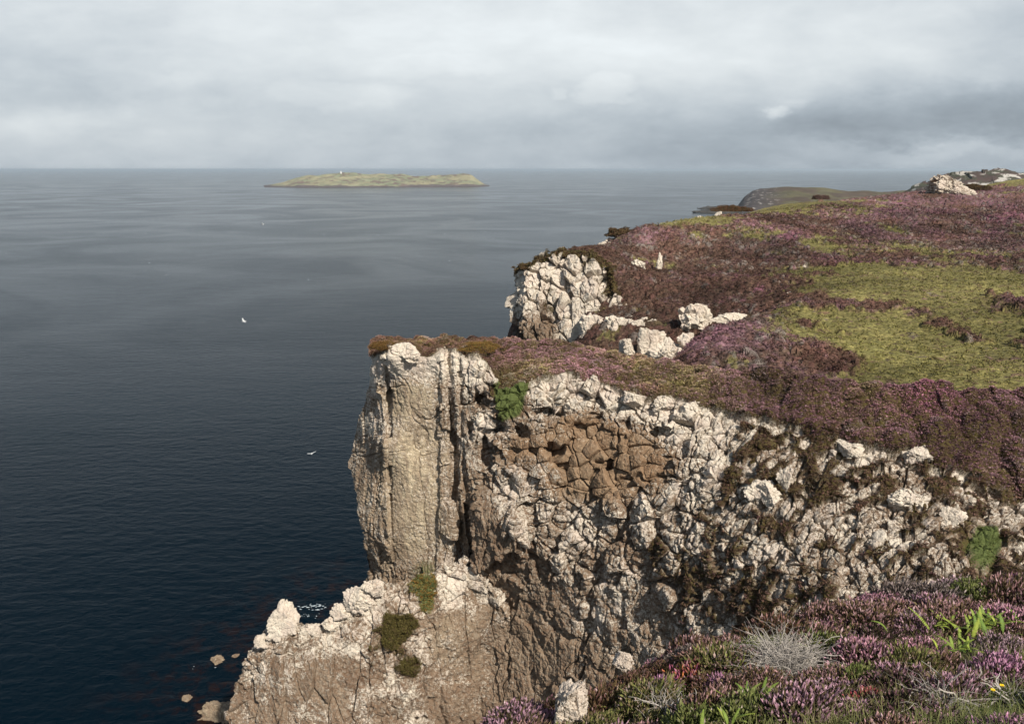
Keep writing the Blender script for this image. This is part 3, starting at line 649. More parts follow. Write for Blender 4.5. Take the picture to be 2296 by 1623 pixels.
def moor_z(x, y):
    pts = np.array([P(*p) for p in MP])
    ex = [(1750,695,96,-5.0),(1660,740,100,-6.0)]
    extra = [(-30, 150, -75), (-25, 185, -75), (8, 215, -70), (25, 250, -60), (40, 60, -16.5), (60, 60, -16)]
    # gully between the near headland and the bench
    extra += [(22, 97, -27.5), (29.5, 105, -23.6), (15, 86, -26.5), (12, 95, -33), (5, 82, -45), (0, 105, -58), (8, 66, -30), (-5, 125, -60), (36, 112, -21.2), (2, 60, -35), (6, 128, -36), (24, 72, -17.7), (30, 82, -17.9), (36, 93, -17.9), (42, 104, -17.7), (20, 66, -17.7), (42, 76, -17.4), (50, 90, -17.4)]
    pts = np.concatenate([pts, np.array(extra, float)])
    # skyline falls away behind
    for p in SKY[3:]:
        q = P(*p); nn = np.array([q[0], q[1]])/np.hypot(q[0], q[1])
        pts = np.concatenate([pts, [[q[0]+nn[0]*35, q[1]+nn[1]*35, q[2]-7], [q[0]+nn[0]*120, q[1]+nn[1]*120, q[2]-36]]])
    return tps(pts[:, :2]/50, pts[:, 2], np.stack([x, y], -1)/50, 0.01)
def build_moor():
    nr = int(900*Q); nc = int(1250*Q)
    Yv = 52*np.exp(np.linspace(0, np.log(520/52), nr))[:, None]; av = np.linspace(-0.06, 0.86, nc)[None]
    x = av*Yv; y = Yv+0*av
    z = moor_z(x, y)
    # sea cliff: beyond the coast line the land drops away
    coast = np.array([P(X, Y, D)[:2] for X, Y, D in [(1135,560,120),(1140,600,150),(1200,575,154),(1262,558,157),(1300,562,160),(1330,557,172),(1380,530,192),(1430,515,206),(1500,505,220)]])
    a, b = coast[:-1], coast[1:]
    P2 = np.stack([x, y], -1); best = np.full(x.shape, 1e9); sg = np.zeros(x.shape)
    for p, q in zip(a, b):
        d = q-p; t_ = np.clip(((P2-p)@d)/(d@d), 0, 1); c = p+t_[..., None]*d; dd = np.hypot(*(P2-c).transpose(2, 0, 1))
        side = d[0]*(P2[..., 1]-p[1])-d[1]*(P2[..., 0]-p[0])
        up_ = dd < best; best = np.where(up_, dd, best); sg = np.where(up_, np.sign(side), sg)
    sdv = np.where(y < 250, best*sg, -50)
    def G(X, Y, D, r):
        q = P(X, Y, D); return np.exp(-((x-q[0])**2+(y-q[1])**2)/r**2)
    z = z-np.clip(sdv, 0, 30)*3.0-2.0*G(1560, 488, 225, 30)-1.6*G(1640, 470, 245, 20)
    # the tip beside the rock face steps down in front of it
    V = np.stack([x, y, z], -1).astype(np.float32)
    p3 = V*np.array([1, 1, 0.6], np.float32)
    und = fbm(p3/22, 4)*2.4+fbm(p3/6, 3)*0.7
    c1, c2, cr = voro2((V[..., :2]+1.2*np.stack([fbm(p3/3, 2), fbm(p3/3+9, 2)], -1))/1.35); d1, d2, dr = voro2(V[..., :2]/0.5, seed=11)
    # picture-independent plant fields: from distance/position
    grass = (1.0*G(2296,655,118,15)+1.0*G(2050,650,118,13)+0.9*G(1900,655,117,9)+0.9*G(2296,850,65,9)+0.8*G(2050,860,64,7)+0.62*G(1900,750,88,8)+0.62*G(2150,720,95,13)+0.4*G(2050,790,78,8)+0.3*G(1780,790,80,6)+0.0*G(1700,790,82,7)+1.3*G(1500,530,200,14)+1.3*G(1680,470,248,22)+0.8*G(1800,456,266,16)+0.7*G(1560,505,215,13)+1.0*G(2296,440,285,20)+0.9*G(2380,440,285,26)
             +0.5*G(1950,600,140,14)+0.5*G(2100,560,160,14)+0.35*G(1850,540,190,14))
    n1 = fbm(p3/16+3, 4); n2 = fbm(p3/9+33, 4); n3 = fbm(p3/5+13, 3)
    grass = sstep(0.18, 0.62, 1.15*grass+1.2*n1+1.8*n3-0.02-0.5*G(1600,790,82,9)-0.35*G(1700,740,92,7))
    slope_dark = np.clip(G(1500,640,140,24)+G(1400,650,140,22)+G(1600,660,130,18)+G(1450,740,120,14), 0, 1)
    bright = 0.8*np.clip(1.1*G(1700,640,132,12)+0.8*G(1850,560,170,16)+1.0*G(2250,500,220,26)+0.9*G(1560,770,84,3.5)+0.7*G(1750,600,150,12)+2.0*n2-0.35, 0, 0.9)
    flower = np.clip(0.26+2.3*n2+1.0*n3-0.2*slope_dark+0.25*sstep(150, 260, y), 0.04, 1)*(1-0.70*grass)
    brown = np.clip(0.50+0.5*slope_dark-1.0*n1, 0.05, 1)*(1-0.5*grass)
    grey = np.clip(0.17+1.0*n3, 0.02, 0.5)*(1-0.7*grass)
    tall = (1-0.8*sstep(0.35, 0.7, grass))
    dome = np.clip(1-1.5*c1**2, 0, 1)*0.75*(0.25+cr[..., 0])*tall+np.clip(1-1.5*d1**2, 0, 1)*0.16*(.3+.7*tall)
    z2 = z+und+dome
    pickr = np.where((dr[..., 2] > 0.45)[..., None], cr, dr)
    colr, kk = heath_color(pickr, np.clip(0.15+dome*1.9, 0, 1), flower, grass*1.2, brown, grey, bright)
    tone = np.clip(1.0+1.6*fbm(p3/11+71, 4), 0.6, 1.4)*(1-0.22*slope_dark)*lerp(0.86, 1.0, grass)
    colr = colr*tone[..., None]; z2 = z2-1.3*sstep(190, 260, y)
    V2 = np.stack([x, y, z2], -1)
    o = mesh_from('moor', V2, grid_faces(nr, nc), M_MOOR, {'Col': colr.reshape(-1, 3)}); o['kind'] = 'structure'
    r = np.random.RandomState(3)
    A = areas(V2); inr = (y < 240)*(sdv < 2)*(av > 0.0)*(av < 0.75)
    wgt = A*inr*(0.25+tall)/(y/60)**1.55
    Vs = V2.reshape(-1, 3); idx = pick(Vs, wgt, 60000, r)
    topc, _ = heath_color(np.stack([r.rand(len(idx)), r.rand(len(idx)), r.rand(len(idx))], -1), np.ones(len(idx)), flower.ravel()[idx], grass.ravel()[idx]*1.2, brown.ravel()[idx], grey.ravel()[idx], bright.ravel()[idx])
    sz = (0.20+0.20*r.rand(len(idx)))*(0.75+y.ravel()[idx]/160)
    tag(tufts('heath', Vs[idx]-[0, 0, .05], sz, lerp(colr.reshape(-1, 3)[idx], topc*tone.reshape(-1, 1)[idx], 0.55), nb=9, seed=6, leaf=0.40, conf=0.7), kind='stuff')
build_moor()

# ================================================================== FAR PROMONTORY (blocky white cliff)
def build_far_cliff():
    nc = int(560*Q); nr = int(520*Q)
    CR = np.array([(1150,610),(1160,600),(1172,594),(1195,588),(1205,580),(1225,576),(1240,574),(1252,562),(1262,557),(1275,566),(1300,570),(1330,575),(1350,586),(1375,600),(1392,640)], float)
    Xs = np.linspace(1150, 1500, nc); cy = np.interp(Xs, CR[:, 0], CR[:, 1])
    low = np.array([(1380,640),(1390,690),(1400,730),(1470,735)], float)
    cy = np.where(Xs > 1372, np.interp(Xs, [1372, 1384, 1398, 1500], [600, 650, 712, 730]), cy)
    cy = np.convolve(np.pad(cy, 5, 'edge'), np.ones(11)/11, 'valid')
    tt = np.linspace(0, 1, nr)[:, None]
    Yd = cy+(900-cy)*tt; XX = np.broadcast_to(Xs, Yd.shape).copy()
    LO = np.array([(560,1156),(600,1150),(625,1147),(660,1143),(690,1143),(700,1141),(722,1143),(733,1155),(760,1160),(900,1162)], float)
    XX += (np.interp(Yd, LO[:, 0], LO[:, 1])-1150+5)*np.clip(1-(XX-1150)/60, 0, 1)
    D = 146-(Yd-600)*0.055-sstep(1150, 1400, XX)*8+6*np.exp(-((XX-1150)/14.0)**2)
    D = D-(XX > 1385)*0
    V = P(XX, Yd, D)
    top = V[0]
    V = np.concatenate([(top+[0, 16, -3.0])[None], (top+[0, 7, -0.6])[None], (top+[0, 3, -0.1])[None], V], 0)
    lf = V[:, 0]; V = np.concatenate([(lf+[5, 20, -1])[:, None], (lf+[2, 8, 0])[:, None], (lf+[.6, 3, 0])[:, None], V], 1)
    pd = lambda a: np.pad(a, ((3, 0), (3, 0)), 'edge'); XX, Yd = pd(XX), pd(Yd); CY = pd(cy[None]*np.ones((nr, 1)))
    bot = V[-1].copy(); bot[:, 2] = SEA-2; V = np.concatenate([V, bot[None]], 0); pe = lambda a: np.pad(a, ((0, 1), (0, 0)), 'edge'); XX, Yd, CY = pe(XX), pe(Yd), pe(CY)
    N = gnormals(V); N = -N if N[200, 200].dot([0, -1, 0.3]) < 0 else N
    Vf = V.astype(np.float32)
    wv = np.stack([fbm(Vf*0.16, 3), fbm(Vf*0.16+31, 3), fbm(Vf*0.16+57, 3)], -1)*2.2
    S3 = np.array([1.0, 0.7, 0.62], np.float32)
    F1, F2, R, O = voro((Vf*np.array([1, .7, .5], np.float32)+wv*0.25)/2.1)
    h1 = (R[..., 0]-0.5)*1.7+(O*(R*2-1)).sum(-1)*0.9-0.3*F1**2-1.1*(1-sstep(0, 0.12, F2-F1))
    G1, G2, S, O2 = voro((Vf*S3+wv*0.4)/1.0)
    h2 = (S[..., 0]-0.5)*0.45+(O2*(S*2-1)).sum(-1)*0.4-0.2*(1-sstep(0, 0.14, G2-G1))
    h = h1+h2+fbm(Vf*2, 4)*0.4
    tdist = Yd-CY
    lich = 0.72-0.40*sstep(690, 730, Yd)*(1-sstep(1240, 1262, XX))
    lich = lich-0.45*np.exp(-((XX-1217)/10)**2)*sstep(660, 690, Yd)
    nz = fbm(Vf*0.30+9, 4)
    v = np.clip(0.14+1.7*nz+0.65*(1-sstep(-2, 10, tdist))+0.35*np.clip(-h1, -1, 1)*0.6, 0, 1)
    v = np.maximum(v, sstep(1310, 1370, XX+0.35*(Yd-640))*(0.44+1.6*nz+0.12))
    v = np.where((Yd > 712) & (Yd < 772) & (XX > 1300), np.clip(v-0.55, 0, 1), v)
    v = np.clip(v+0.35*sstep(1400, 1470, XX), 0, 1)
    fade = np.ones(XX.shape); fade[:2] = 0.3; fade[-1] = 0
    V2 = V+N*(h*fade*(1-0.3*sstep(.5, .7, v)))[..., None]
    o = mesh_from('far_cliff', V2, grid_faces(*XX.shape), M_FARROCK, {'lich': np.clip(lich+.2*nz, 0, 1).ravel(), 'veg': v.ravel(), 'warm': 0*v.ravel(), 'green': (0*v).ravel()})
    o['kind'] = 'structure'
    r = np.random.RandomState(12); A = areas(V2); inner = np.zeros_like(A); inner[2:-1, 2:] = 1
    Vs = V2.reshape(-1, 3); idx = pick(Vs, A*inner*sstep(.5, .65, v), 6000, r)
    c = lerp(C(0.085, 0.045, 0.028), C(0.10, 0.085, 0.03), r.rand(len(idx), 1))
    tag(tufts('scrub', Vs[idx], 0.35+0.3*r.rand(len(idx)), c, nb=10, seed=24, leaf=0.4, conf=.7), kind='stuff')
build_far_cliff()

# ================================================================== FOREGROUND BANK
FG = [(1090,1600,7.6),(1150,1572,7.9),(1280,1560,7.7),(1380,1505,7.9),(1480,1445,8.1),(1640,1415,8.3),(1800,1362,8.7),(1960,1318,9.0),(2100,1296,9.3),(2296,1290,9.6)]
FI = [(1300,1623,6.5),(1600,1623,5.1),(1900,1623,4.5),(2296,1623,4.2),(1600,1510,6.6),(1900,1500,6.1),(2296,1500,5.8),(2000,1400,7.4),(2296,1390,7.6)]
_fgp = [P(*p)-np.array([0, 0, 0.26]) for p in FG+FI]
for p in FG:
    q = P(*p); _fgp += [q+[0.1, 1.1, -1.6], q+[0.2, 2.6, -5.5]]
_fgp += [np.array(v, float) for v in [(0, 0, -1.75), (3, 0, -1.5), (7, 2, -1.8), (8, 7, -3.6), (9, 10.5, -5.2), (-1.5, 6.5, -7.2), (-2.5, 3.5, -5.2), (-3, 0, -3.0), (0, -3, -1.2), (6, -3, -.8), (-1.3, 8.5, -9)]]
_fgp = np.array(_fgp)
def ground_z(x, y):
    return tps(_fgp[:, :2], _fgp[:, 2], np.stack(np.broadcast_arrays(np.asarray(x, float), np.asarray(y, float)), -1), 0.02)
def build_ground():
    n1, n2 = 420, 420
    x, y = np.meshgrid(np.linspace(-3.2, 11, n1), np.linspace(-3, 12.5, n2))
    z = ground_z(x, y); V = np.stack([x, y, z], -1)
    z = z+fbm(V*2.5, 4)*0.12+fbm(V*.8, 3)*.15; V[..., 2] = z
    n = fbm(V*1.1, 4)
    c = lerp(C(0.055, 0.040, 0.024), C(0.07, 0.085, 0.022), sstep(-.1, .15, n)[..., None])
    o = mesh_from('bank', V, grid_faces(n2, n1), M_VEG, {'Col': c.reshape(-1, 3)}); o['kind'] = 'structure'
build_ground()

# ---- heather plants ------------------------------------------------
def spikes(base, axis, L, R, r):
    """n flower spikes: five-point spindles"""
    n = len(base); s = np.cross(axis, r.normal(size=(n, 3))); s /= np.linalg.norm(s, axis=1, keepdims=True)
    s2 = np.cross(axis, s)
    mid = base+axis*(L*0.55)[:, None]; tip = base+axis*L[:, None]
    ring = [mid+(s*math.cos(a)+s2*math.sin(a))*R[:, None] for a in (0, 2.094, 4.189)]
    V = np.stack([base]+ring+[tip], 1)
    F_ = np.array([(0, 2, 1), (0, 3, 2), (0, 1, 3), (4, 1, 2), (4, 2, 3), (4, 3, 1)])
    Fc = (np.arange(n)[:, None, None]*5+F_[None]).reshape(-1, 3)
    return V.reshape(-1, 3), Fc
def bush_template(seed, n=950, n_in=500):
    r = np.random.RandomState(seed)
    d = r.normal(size=(n, 3)); d[:, 2] = np.abs(d[:, 2])*0.9+0.12; d /= np.linalg.norm(d, axis=1, keepdims=True)
    lump = 1+0.9*fbm(d*2.2+seed*3.1, 3)+0.25*fbm(d*6+seed, 2)
    q = d*np.array([1, 1, 0.78])*(lump*(0.70+0.32*r.rand(n)))[:, None]
    ax = d*0.55+np.array([0, 0, 0.7])+r.normal(size=(n, 3))*0.36; ax /= np.linalg.norm(ax, axis=1, keepdims=True)
    L = 0.10+0.20*r.rand(n)**1.3; R = 0.018+0.020*r.rand(n)
    V1, F1 = spikes(q, ax, L, R, r); c1 = np.repeat(np.stack([np.ones(n), r.rand(n), r.rand(n)], 1), 5, 0)
    part = np.tile([0.0, 0.7, 0.7, 0.7, 1.0], n)
    # woody shoots under the spikes
    foot = d*np.array([.25, .25, .05])+r.normal(size=(n, 3))*.05; foot[:, 2] = np.abs(foot[:, 2])*.3
    sd_ = np.cross(d, r.normal(size=(n, 3))); sd_ /= np.linalg.norm(sd_, axis=1, keepdims=True)
    V2 = np.stack([foot+sd_*.012, foot-sd_*.012, q], 1).reshape(-1, 3); F2 = np.arange(3*n).reshape(-1, 3)
    c2 = np.repeat(np.stack([np.zeros(n), r.rand(n), r.rand(n)], 1), 3, 0)
    # small leaves through the volume
    d3 = r.normal(size=(n_in, 3)); d3[:, 2] = np.abs(d3[:, 2]); d3 /= np.linalg.norm(d3, axis=1, keepdims=True)
    q3 = d3*np.array([1, 1, .74])*((0.35+0.55*r.rand(n_in)**.6)*(1+.7*fbm(d3*2.2+seed*3.1, 3)))[:, None]
    V3, F3 = spikes(q3, (d3+r.normal(size=(n_in, 3))*.5+[0, 0, .5])/1.2, 0.14+0.1*r.rand(n_in), 0.016+0*r.rand(n_in), r)
    c3 = np.repeat(np.stack([np.full(n_in, 0.5), r.rand(n_in), r.rand(n_in)], 1), 5, 0)
    V = np.concatenate([V1, V2, V3]); Fc = np.concatenate([F1, F2+len(V1), F3+len(V1)+len(V2)])
    code = np.concatenate([c1, c2, c3]); part = np.concatenate([part, np.zeros(3*n), np.tile([0, .5, .5, .5, 1.], n_in)])
    return V, Fc, code, part
TEMPL = [bush_template(k) for k in range(7)]
PAL = {  # flower a, flower b, share of flowering spikes, leaf colour
 'mauve': ((.42,.27,.34),(.30,.17,.22),.72,(.075,.060,.030)), 'pink': ((.50,.28,.36),(.36,.19,.24),.85,(.08,.06,.035)),
 'violet': ((.46,.25,.38),(.34,.17,.26),.9,(.07,.05,.04)), 'orange': ((.46,.17,.05),(.42,.12,.26),.8,(.09,.07,.02)),
 'rose': ((.42,.26,.27),(.25,.15,.13),.6,(.085,.062,.03)), 'brown': ((.22,.12,.11),(.16,.085,.05),.55,(.085,.060,.028)),
 'olive': ((.17,.16,.06),(.26,.18,.14),.6,(.11,.12,.035)), 'green': ((.17,.19,.06),(.12,.15,.045),.8,(.09,.115,.03)),
 'pale': ((.52,.40,.45),(.36,.25,.29),.8,(.08,.07,.04)), 'red': ((.42,.07,.09),(.30,.10,.10),.65,(.09,.06,.03)),
 'grey': ((.27,.24,.21),(.20,.17,.16),.8,(.10,.08,.065)), 'dark': ((.17,.09,.12),(.11,.06,.06),.6,(.05,.042,.022))}
def bush_color(code, part, pal, r):
    fa, fb, share, leaf = [np.array(v) if isinstance(v, tuple) else v for v in PAL[pal]]
    k, a, b = code[:, 0], code[:, 1], code[:, 2]
    fl = lerp(fa, fb, b[:, None])*(0.75+0.55*a[:, None])
    lf = leaf*(0.65+0.8*b[:, None])
    tipc = np.where((a < share)[:, None], fl, lf*1.25)
    tipc = lerp(tipc, C(.62, .50, .52), (np.clip((a*7.3) % 1-.80, 0, 1)*3*(a < share))[:, None])
    c1 = lerp(lf*1.1, tipc*np.array([1.06, .98, .99]), sstep(0.1, 0.7, part)[:, None])
    st = C(0.085, 0.058, 0.042)*(0.6+b[:, None])
    c = np.where((k == 1)[:, None], c1, np.where((k == 0)[:, None], st, lf))
    return np.clip(c, 0, 1)
def bush_at(x, y, rad, pal, k, rz, sq=1.0, lift=0.0):
    V, Fc, code, part = TEMPL[k]
    c, s = math.cos(rz), math.sin(rz)
    R_ = np.array([[c, -s, 0], [s, c, 0], [0, 0, 1]])
    W = (V@R_.T)*np.array([rad, rad, rad*sq])
    # follow the slope
    e = 0.3; gx = (ground_z(x+e, y)-ground_z(x-e, y))/(2*e); gy = (ground_z(x, y+e)-ground_z(x, y-e))/(2*e)
    gx = float(np.clip(gx, -1, 1)); gy = float(np.clip(gy, -1, 1))
    W[:, 2] += W[:, 0]*gx+W[:, 1]*gy
    z = float(ground_z(x, y))-0.04+lift
    return W, Fc, bush_color(code, part, pal, None), np.array([x, y, z])
def on_bank(X, Yd):
    "where the line of sight (X,Yd) meets the bank"
    best = None
    for D in np.linspace(3.0, 11.0, 321):
        q = P(X, Yd, D)
        if q[2] <= ground_z(q[0], q[1])+0.16: return q
    return P(X, Yd, 8.5)
used = []
def named_bush(X, Yd, rad, pal, label, k=0, sq=1.0, group='heather clumps on the foreground bank', cat='heather', nm='heather_clump'):
    q = on_bank(X, Yd)
    W, Fc, cc, o_ = bush_at(q[0], q[1], rad, pal, k, random.random()*6, sq*1.3)
    o = mesh_from(nm, W, Fc, M_LEAF, {'Col': cc}); o.location = o_
    tag(o, label, cat, group); used.append((q[0], q[1], rad)); return o
BL = [(1939,1462,.36,'pink','broad bright pink heather clump right of the grey dead bush',0,.8),
      (2010,1500,.30,'mauve','mauve heather clump just below the broad bright pink clump',3,.8),
      (1540,1500,.27,'orange','orange and pink heather clump at the left of the violet clump',1,.9),
      (1613,1520,.17,'violet','small vivid violet heather clump beside the orange one',2,1.1),
      (1430,1480,.28,'pink','pinkish heather clump on the bank edge above the small white stone',4,.7),
      (1480,1525,.24,'violet','magenta heather clump left of the orange clump',5,.8),
      (1150,1590,.34,'mauve','pale mauve heather clump at the lower left end of the bank',6,.7),
      (1548,1612,.34,'green','green unflowered heather cushion at the bottom edge',2,.8),
      (1340,1612,.28,'olive','olive heather clump right of the lichened white stone',3,.8),
      (2046,1385,.24,'pale','pale mauve heather clump left of the bright green fern',1,1.0),
      (1930,1375,.40,'rose','wide dusky rose heather mound left of the pale mauve clump',5,.75),
      (2244,1495,.34,'violet','purple heather mound at the right edge under the small fern',0,.8),
      (2110,1475,.28,'rose','brownish rose heather mound below the small fern',4,.8),
      (2135,1535,.30,'mauve','mauve heather clump with pale dead twigs at its foot',2,.9),
      (1950,1545,.20,'red','small crimson heather clump in the lower grass',6,.8),
      (2040,1305,.20,'red','red and orange heather clump on the skyline of the bank',1,.7),
      (2080,1340,.20,'pale','small lilac heather clump above the bright green fern',6,.8),
      (2260,1320,.36,'rose','tall dusky heather clump at the right edge of the bank crest',3,.9),
      (1760,1395,.30,'olive','olive green heather clump on the bank crest above the grey dead bush',5,.7),
      (1870,1420,.20,'brown','brown rounded heather clump left of the rose mound',0,.9),
      (1700,1520,.30,'rose','dusky pink heather clump in the middle of the bank',4,.8),
      (1790,1560,.30,'mauve','mauve heather clump below the middle of the bank',1,.8),
      (1900,1325,.28,'grey','grey faded heather clump on the bank crest',2,.5),
      (2260,1600,.24,'violet','purple heather clump in the bottom right corner',5,.7),
      (2000,1610,.26,'rose','rose heather clump at the bottom edge among grass',6,.7)]
for b_ in BL: named_bush(b_[0], b_[1], b_[2], b_[3], b_[4], b_[5], b_[6])
# ---- grass between the bushes
def blades(pts, L, w_, colr, r, lean=0.5):
    n = len(pts); a = r.rand(n)*6.283; ln = lean*(0.3+r.rand(n))
    d = np.stack([np.cos(a)*ln, np.sin(a)*ln, np.ones(n)], 1); d /= np.linalg.norm(d, axis=1, keepdims=True)
    s = np.stack([-np.sin(a), np.cos(a), 0*a], 1)
    m = pts+d*(L*.55)[:, None]; tip = pts+d*(L*.95)[:, None]+np.stack([np.cos(a), np.sin(a), -0.9+0*a], 1)*(L*.22*ln/lean)[:, None]
    V = np.stack([pts+s*w_[:, None], pts-s*w_[:, None], m-s*w_[:, None]*.7, m+s*w_[:, None]*.7, tip], 1).reshape(-1, 3)
    T = np.array([(0, 1, 2), (0, 2, 3), (3, 2, 4)]); Fc = (np.arange(n)[:, None, None]*5+T).reshape(-1, 3)
    cc = np.repeat(colr, 5, 0)*np.tile([.7, .7, 1, 1, 1.15], n)[:, None]
    return V, Fc, cc
def build_grass():
    r = np.random.RandomState(31); n = 80000
    y = r.uniform(2.9, 10.5, n); x = y*r.uniform(-.2, 1.1, n)
    g = fbm(np.stack([x*1.3, y*1.3, 0*x], -1), 3)
    keep = r.rand(n) < np.clip(0.02+1.6*g+0.40*(x/y > .30)*(y < 5.6)+0.5*(x/y > .58)*(y < 7.6), 0.015, 1); x, y, g = x[keep], y[keep], g[keep]
    z = ground_z(x, y)
    c = lerp(C(.085, .11, .028), C(.20, .185, .075), np.clip(r.rand(len(x))*.8+g, 0, 1)[:, None])
    L = r.uniform(.10, .30, len(x))
    V, Fc, cc = blades(np.stack([x, y, z-.02], 1), L, r.uniform(.0015, .0035, len(x)), c, r)
    tag(mesh_from('grass', V, Fc, M_LEAF, {'Col': cc}), kind='stuff')
build_grass()
# ---- dead heather bushes, ferns, grass tuft, flowers
def twigs(nm, X, Yd, rad, label, seed, n=150, lift=.05, colr=(.36, .325, .29)):
    q = on_bank(X, Yd); r = np.random.RandomState(seed); Vs, Fs, Cs = [], [], []; off = 0
    K = 9
    for i in range(n):
        d = r.normal(size=3); d[2] = abs(d[2])*.8+.15; d /= np.linalg.norm(d)
        p = np.array([r.normal()*.06, r.normal()*.06, 0]); path = [p.copy()]; L = rad*(0.7+.6*r.rand())/K*1.35
        for k in range(K-1):
            d = d+r.normal(size=3)*.42+np.array([d[0], d[1], 0.1])*.10; d /= np.linalg.norm(d); p = p+d*L; path.append(p.copy())
        path = np.array(path); w0 = r.uniform(.002, .005) if i % 9 else .011
        wd = w0*np.linspace(1, .25, K); a = r.normal(size=3); s = np.cross(d, a); s /= np.linalg.norm(s); s2 = np.cross(d, s)
        ring = np.stack([path+(s*math.cos(t_)+s2*math.sin(t_))*wd[:, None] for t_ in (0, 2.1, 4.2)], 1)
        f = []
        for k in range(K-1):
            for j in range(3):
                f.append((k*3+j, k*3+(j+1) % 3, (k+1)*3+(j+1) % 3, (k+1)*3+j))
        Vs.append(ring.reshape(-1, 3)); Fs.append(np.array(f)+off); off += 3*K
        Cs.append(np.tile(np.array(colr)*(0.6+.65*r.rand()), (3*K, 1)))
    o = mesh_from(nm, np.concatenate(Vs), np.concatenate(Fs), M_LEAF, {'Col': np.concatenate(Cs)})
    o.location = (q[0], q[1], float(ground_z(q[0], q[1]))+lift); o.scale = (1.15, 1, .8); tag(o, label, 'dead heather', 'dead heather bushes'); used.append((q[0], q[1]-.12, rad*1.1)); return o
twigs('dead_heather', 1765, 1475, .42, 'large grey dead heather bush with bare twisted stems left of the bright pink clump', 2, 620)
twigs('dead_heather', 2120, 1560, .34, 'pale dead heather stems in the lower right grass', 3, 90)
twigs('dead_heather', 2265, 1545, .30, 'thin white dead stems under the purple mound at the right edge', 4, 50)
twigs('dead_heather', 1365, 1500, .26, 'small grey dead heather sprig near the small white stone', 5, 90)
twigs('dead_heather', 1510, 1575, .26, 'grey dead heather sprig below the orange clump', 6, 100)
def fern(X, Yd, rad, label, seed, n=14, spread=.5):
    q = on_bank(X, Yd); r = np.random.RandomState(seed)
    root = bpy.data.objects.new('fern', None); COL.objects.link(root); root.location = (q[0], q[1], float(ground_z(q[0], q[1]))+.12)
    tag(root, label, 'fern', 'bright green ferns'); used.append((q[0], q[1]-.1, rad*.9))
    for i in range(n):
        a = r.rand()*6.283; el = r.uniform(.75, 1.35); L = rad*r.uniform(.75, 1.15)
        d = np.array([math.cos(a)*math.cos(el), math.sin(a)*math.cos(el), math.sin(el)])
        K = 17; t_ = np.linspace(0, 1, K)[:, None]
        off = np.array([r.normal()*rad*spread, r.normal()*rad*spread*.5, 0]); off[2] = float(ground_z(q[0]+off[0], q[1]+off[1]))-float(ground_z(q[0], q[1]))
        path = off+d*L*t_+np.array([math.cos(a)*.25, math.sin(a)*.25, -.35])*L*t_**2.2+r.normal(size=3)*.12*L*t_**2
        tan = np.gradient(path, axis=0); tan /= np.linalg.norm(tan, axis=1, keepdims=True)
        sd_ = np.cross(tan, [0, 0, 1]); sd_ /= np.maximum(np.linalg.norm(sd_, axis=1, keepdims=True), 1e-5)
        V, Fc = [], []
        for k in range(1, K-1):
            wl = L*.085*math.sin(math.pi*min(1, (k/K)**.7*0.98+.04))+.004
            for sg in (-1, 1):
                b = path[k]; c = b+tan[k]*L/K*.95; e = b+sd_[k]*sg*wl+tan[k]*L/K*.9-np.array([0, 0, wl*.15])
                m_ = b+sd_[k]*sg*wl*.6+tan[k]*L/K*1.25; i0 = len(V); V += [b, e, m_, c]; Fc.append((i0, i0+1, i0+2, i0+3))
        for k in range(K-1):
            i0 = len(V); s_ = sd_[k]*.003; V += [path[k]-s_, path[k]+s_, path[k+1]+s_, path[k+1]-s_]; Fc.append((i0, i0+1, i0+2, i0+3))
        V = np.array(V); cc = np.tile(lerp(C(.10, .17, .03), C(.27, .32, .05), r.rand()), (len(V), 1))*(0.85+.3*r.rand(len(V), 1))
        mesh_from('frond', V, np.array(Fc), M_LEAF, {'Col': cc}, parent=root)
    return root
fern(2165, 1408, .25, 'large bright green fern right of the pale mauve clump', 1, 46, .85)
fern(2225, 1398, .24, 'bright green fern at the right behind the large fern', 5, 24)
fern(2140, 1455, .19, 'smaller bright green fern in front of the large one', 2, 18)
fern(1690, 1560, .18, 'dim green fern low in the middle of the bank', 3, 9)
fern(1625, 1618, .16, 'little green fern at the bottom edge', 4, 8)
def yellow_tuft():
    q = on_bank(1303, 1565); r = np.random.RandomState(9); n = 900
    p = r.normal(size=(n, 3))*[.10, .10, 0]
    V, Fc, cc = blades(p, r.uniform(.10, .22, n), r.uniform(.002, .004, n), lerp(C(.34, .28, .07), C(.20, .21, .05), r.rand(n, 1)), r, .7)
    o = mesh_from('grass_tuft', V, Fc, M_LEAF, {'Col': cc}); o.location = (q[0], q[1], float(ground_z(q[0], q[1]))+.12)
    tag(o, 'yellow grass tuft growing on the bank edge above the lichened white stone', 'grass tuft')
yellow_tuft()
def flower(X, Yd, label):
    q = on_bank(X, Yd); root = bpy.data.objects.new('yellow_flower', None); COL.objects.link(root)
    root.location = (q[0], q[1], float(ground_z(q[0], q[1]))); tag(root, label, 'flower', 'yellow flowers in the grass')
    V = [(.002*math.cos(a), .002*math.sin(a), z) for z in (0, .3) for a in (0, 2.1, 4.2)]
    mesh_from('stem', V, np.array([(0, 1, 4, 3), (1, 2, 5, 4), (2, 0, 3, 5)]), M_LEAF, {'Col': np.tile([.08, .14, .03], (6, 1))}, parent=root)
    V, Fc = [], []
    for k in range(9):
        a = k*6.283/9; c, s = math.cos(a), math.sin(a); i0 = len(V)
        V += [(0, 0, .30), (.009*c+.005*s, .009*s-.005*c, .306), (.017*c, .017*s, .303), (.012*c-.007*s, .012*s+.007*c, .306)]; Fc.append((i0, i0+1, i0+2, i0+3))
    mesh_from('petals', V, np.array(Fc), M_LEAF, {'Col': np.tile([.85, .62, .02], (len(V), 1))}, parent=root)
flower(2240, 1575, 'upper right of the two small yellow flowers in the grass'); flower(2220, 1587, 'lower left of the two small yellow flowers in the grass')

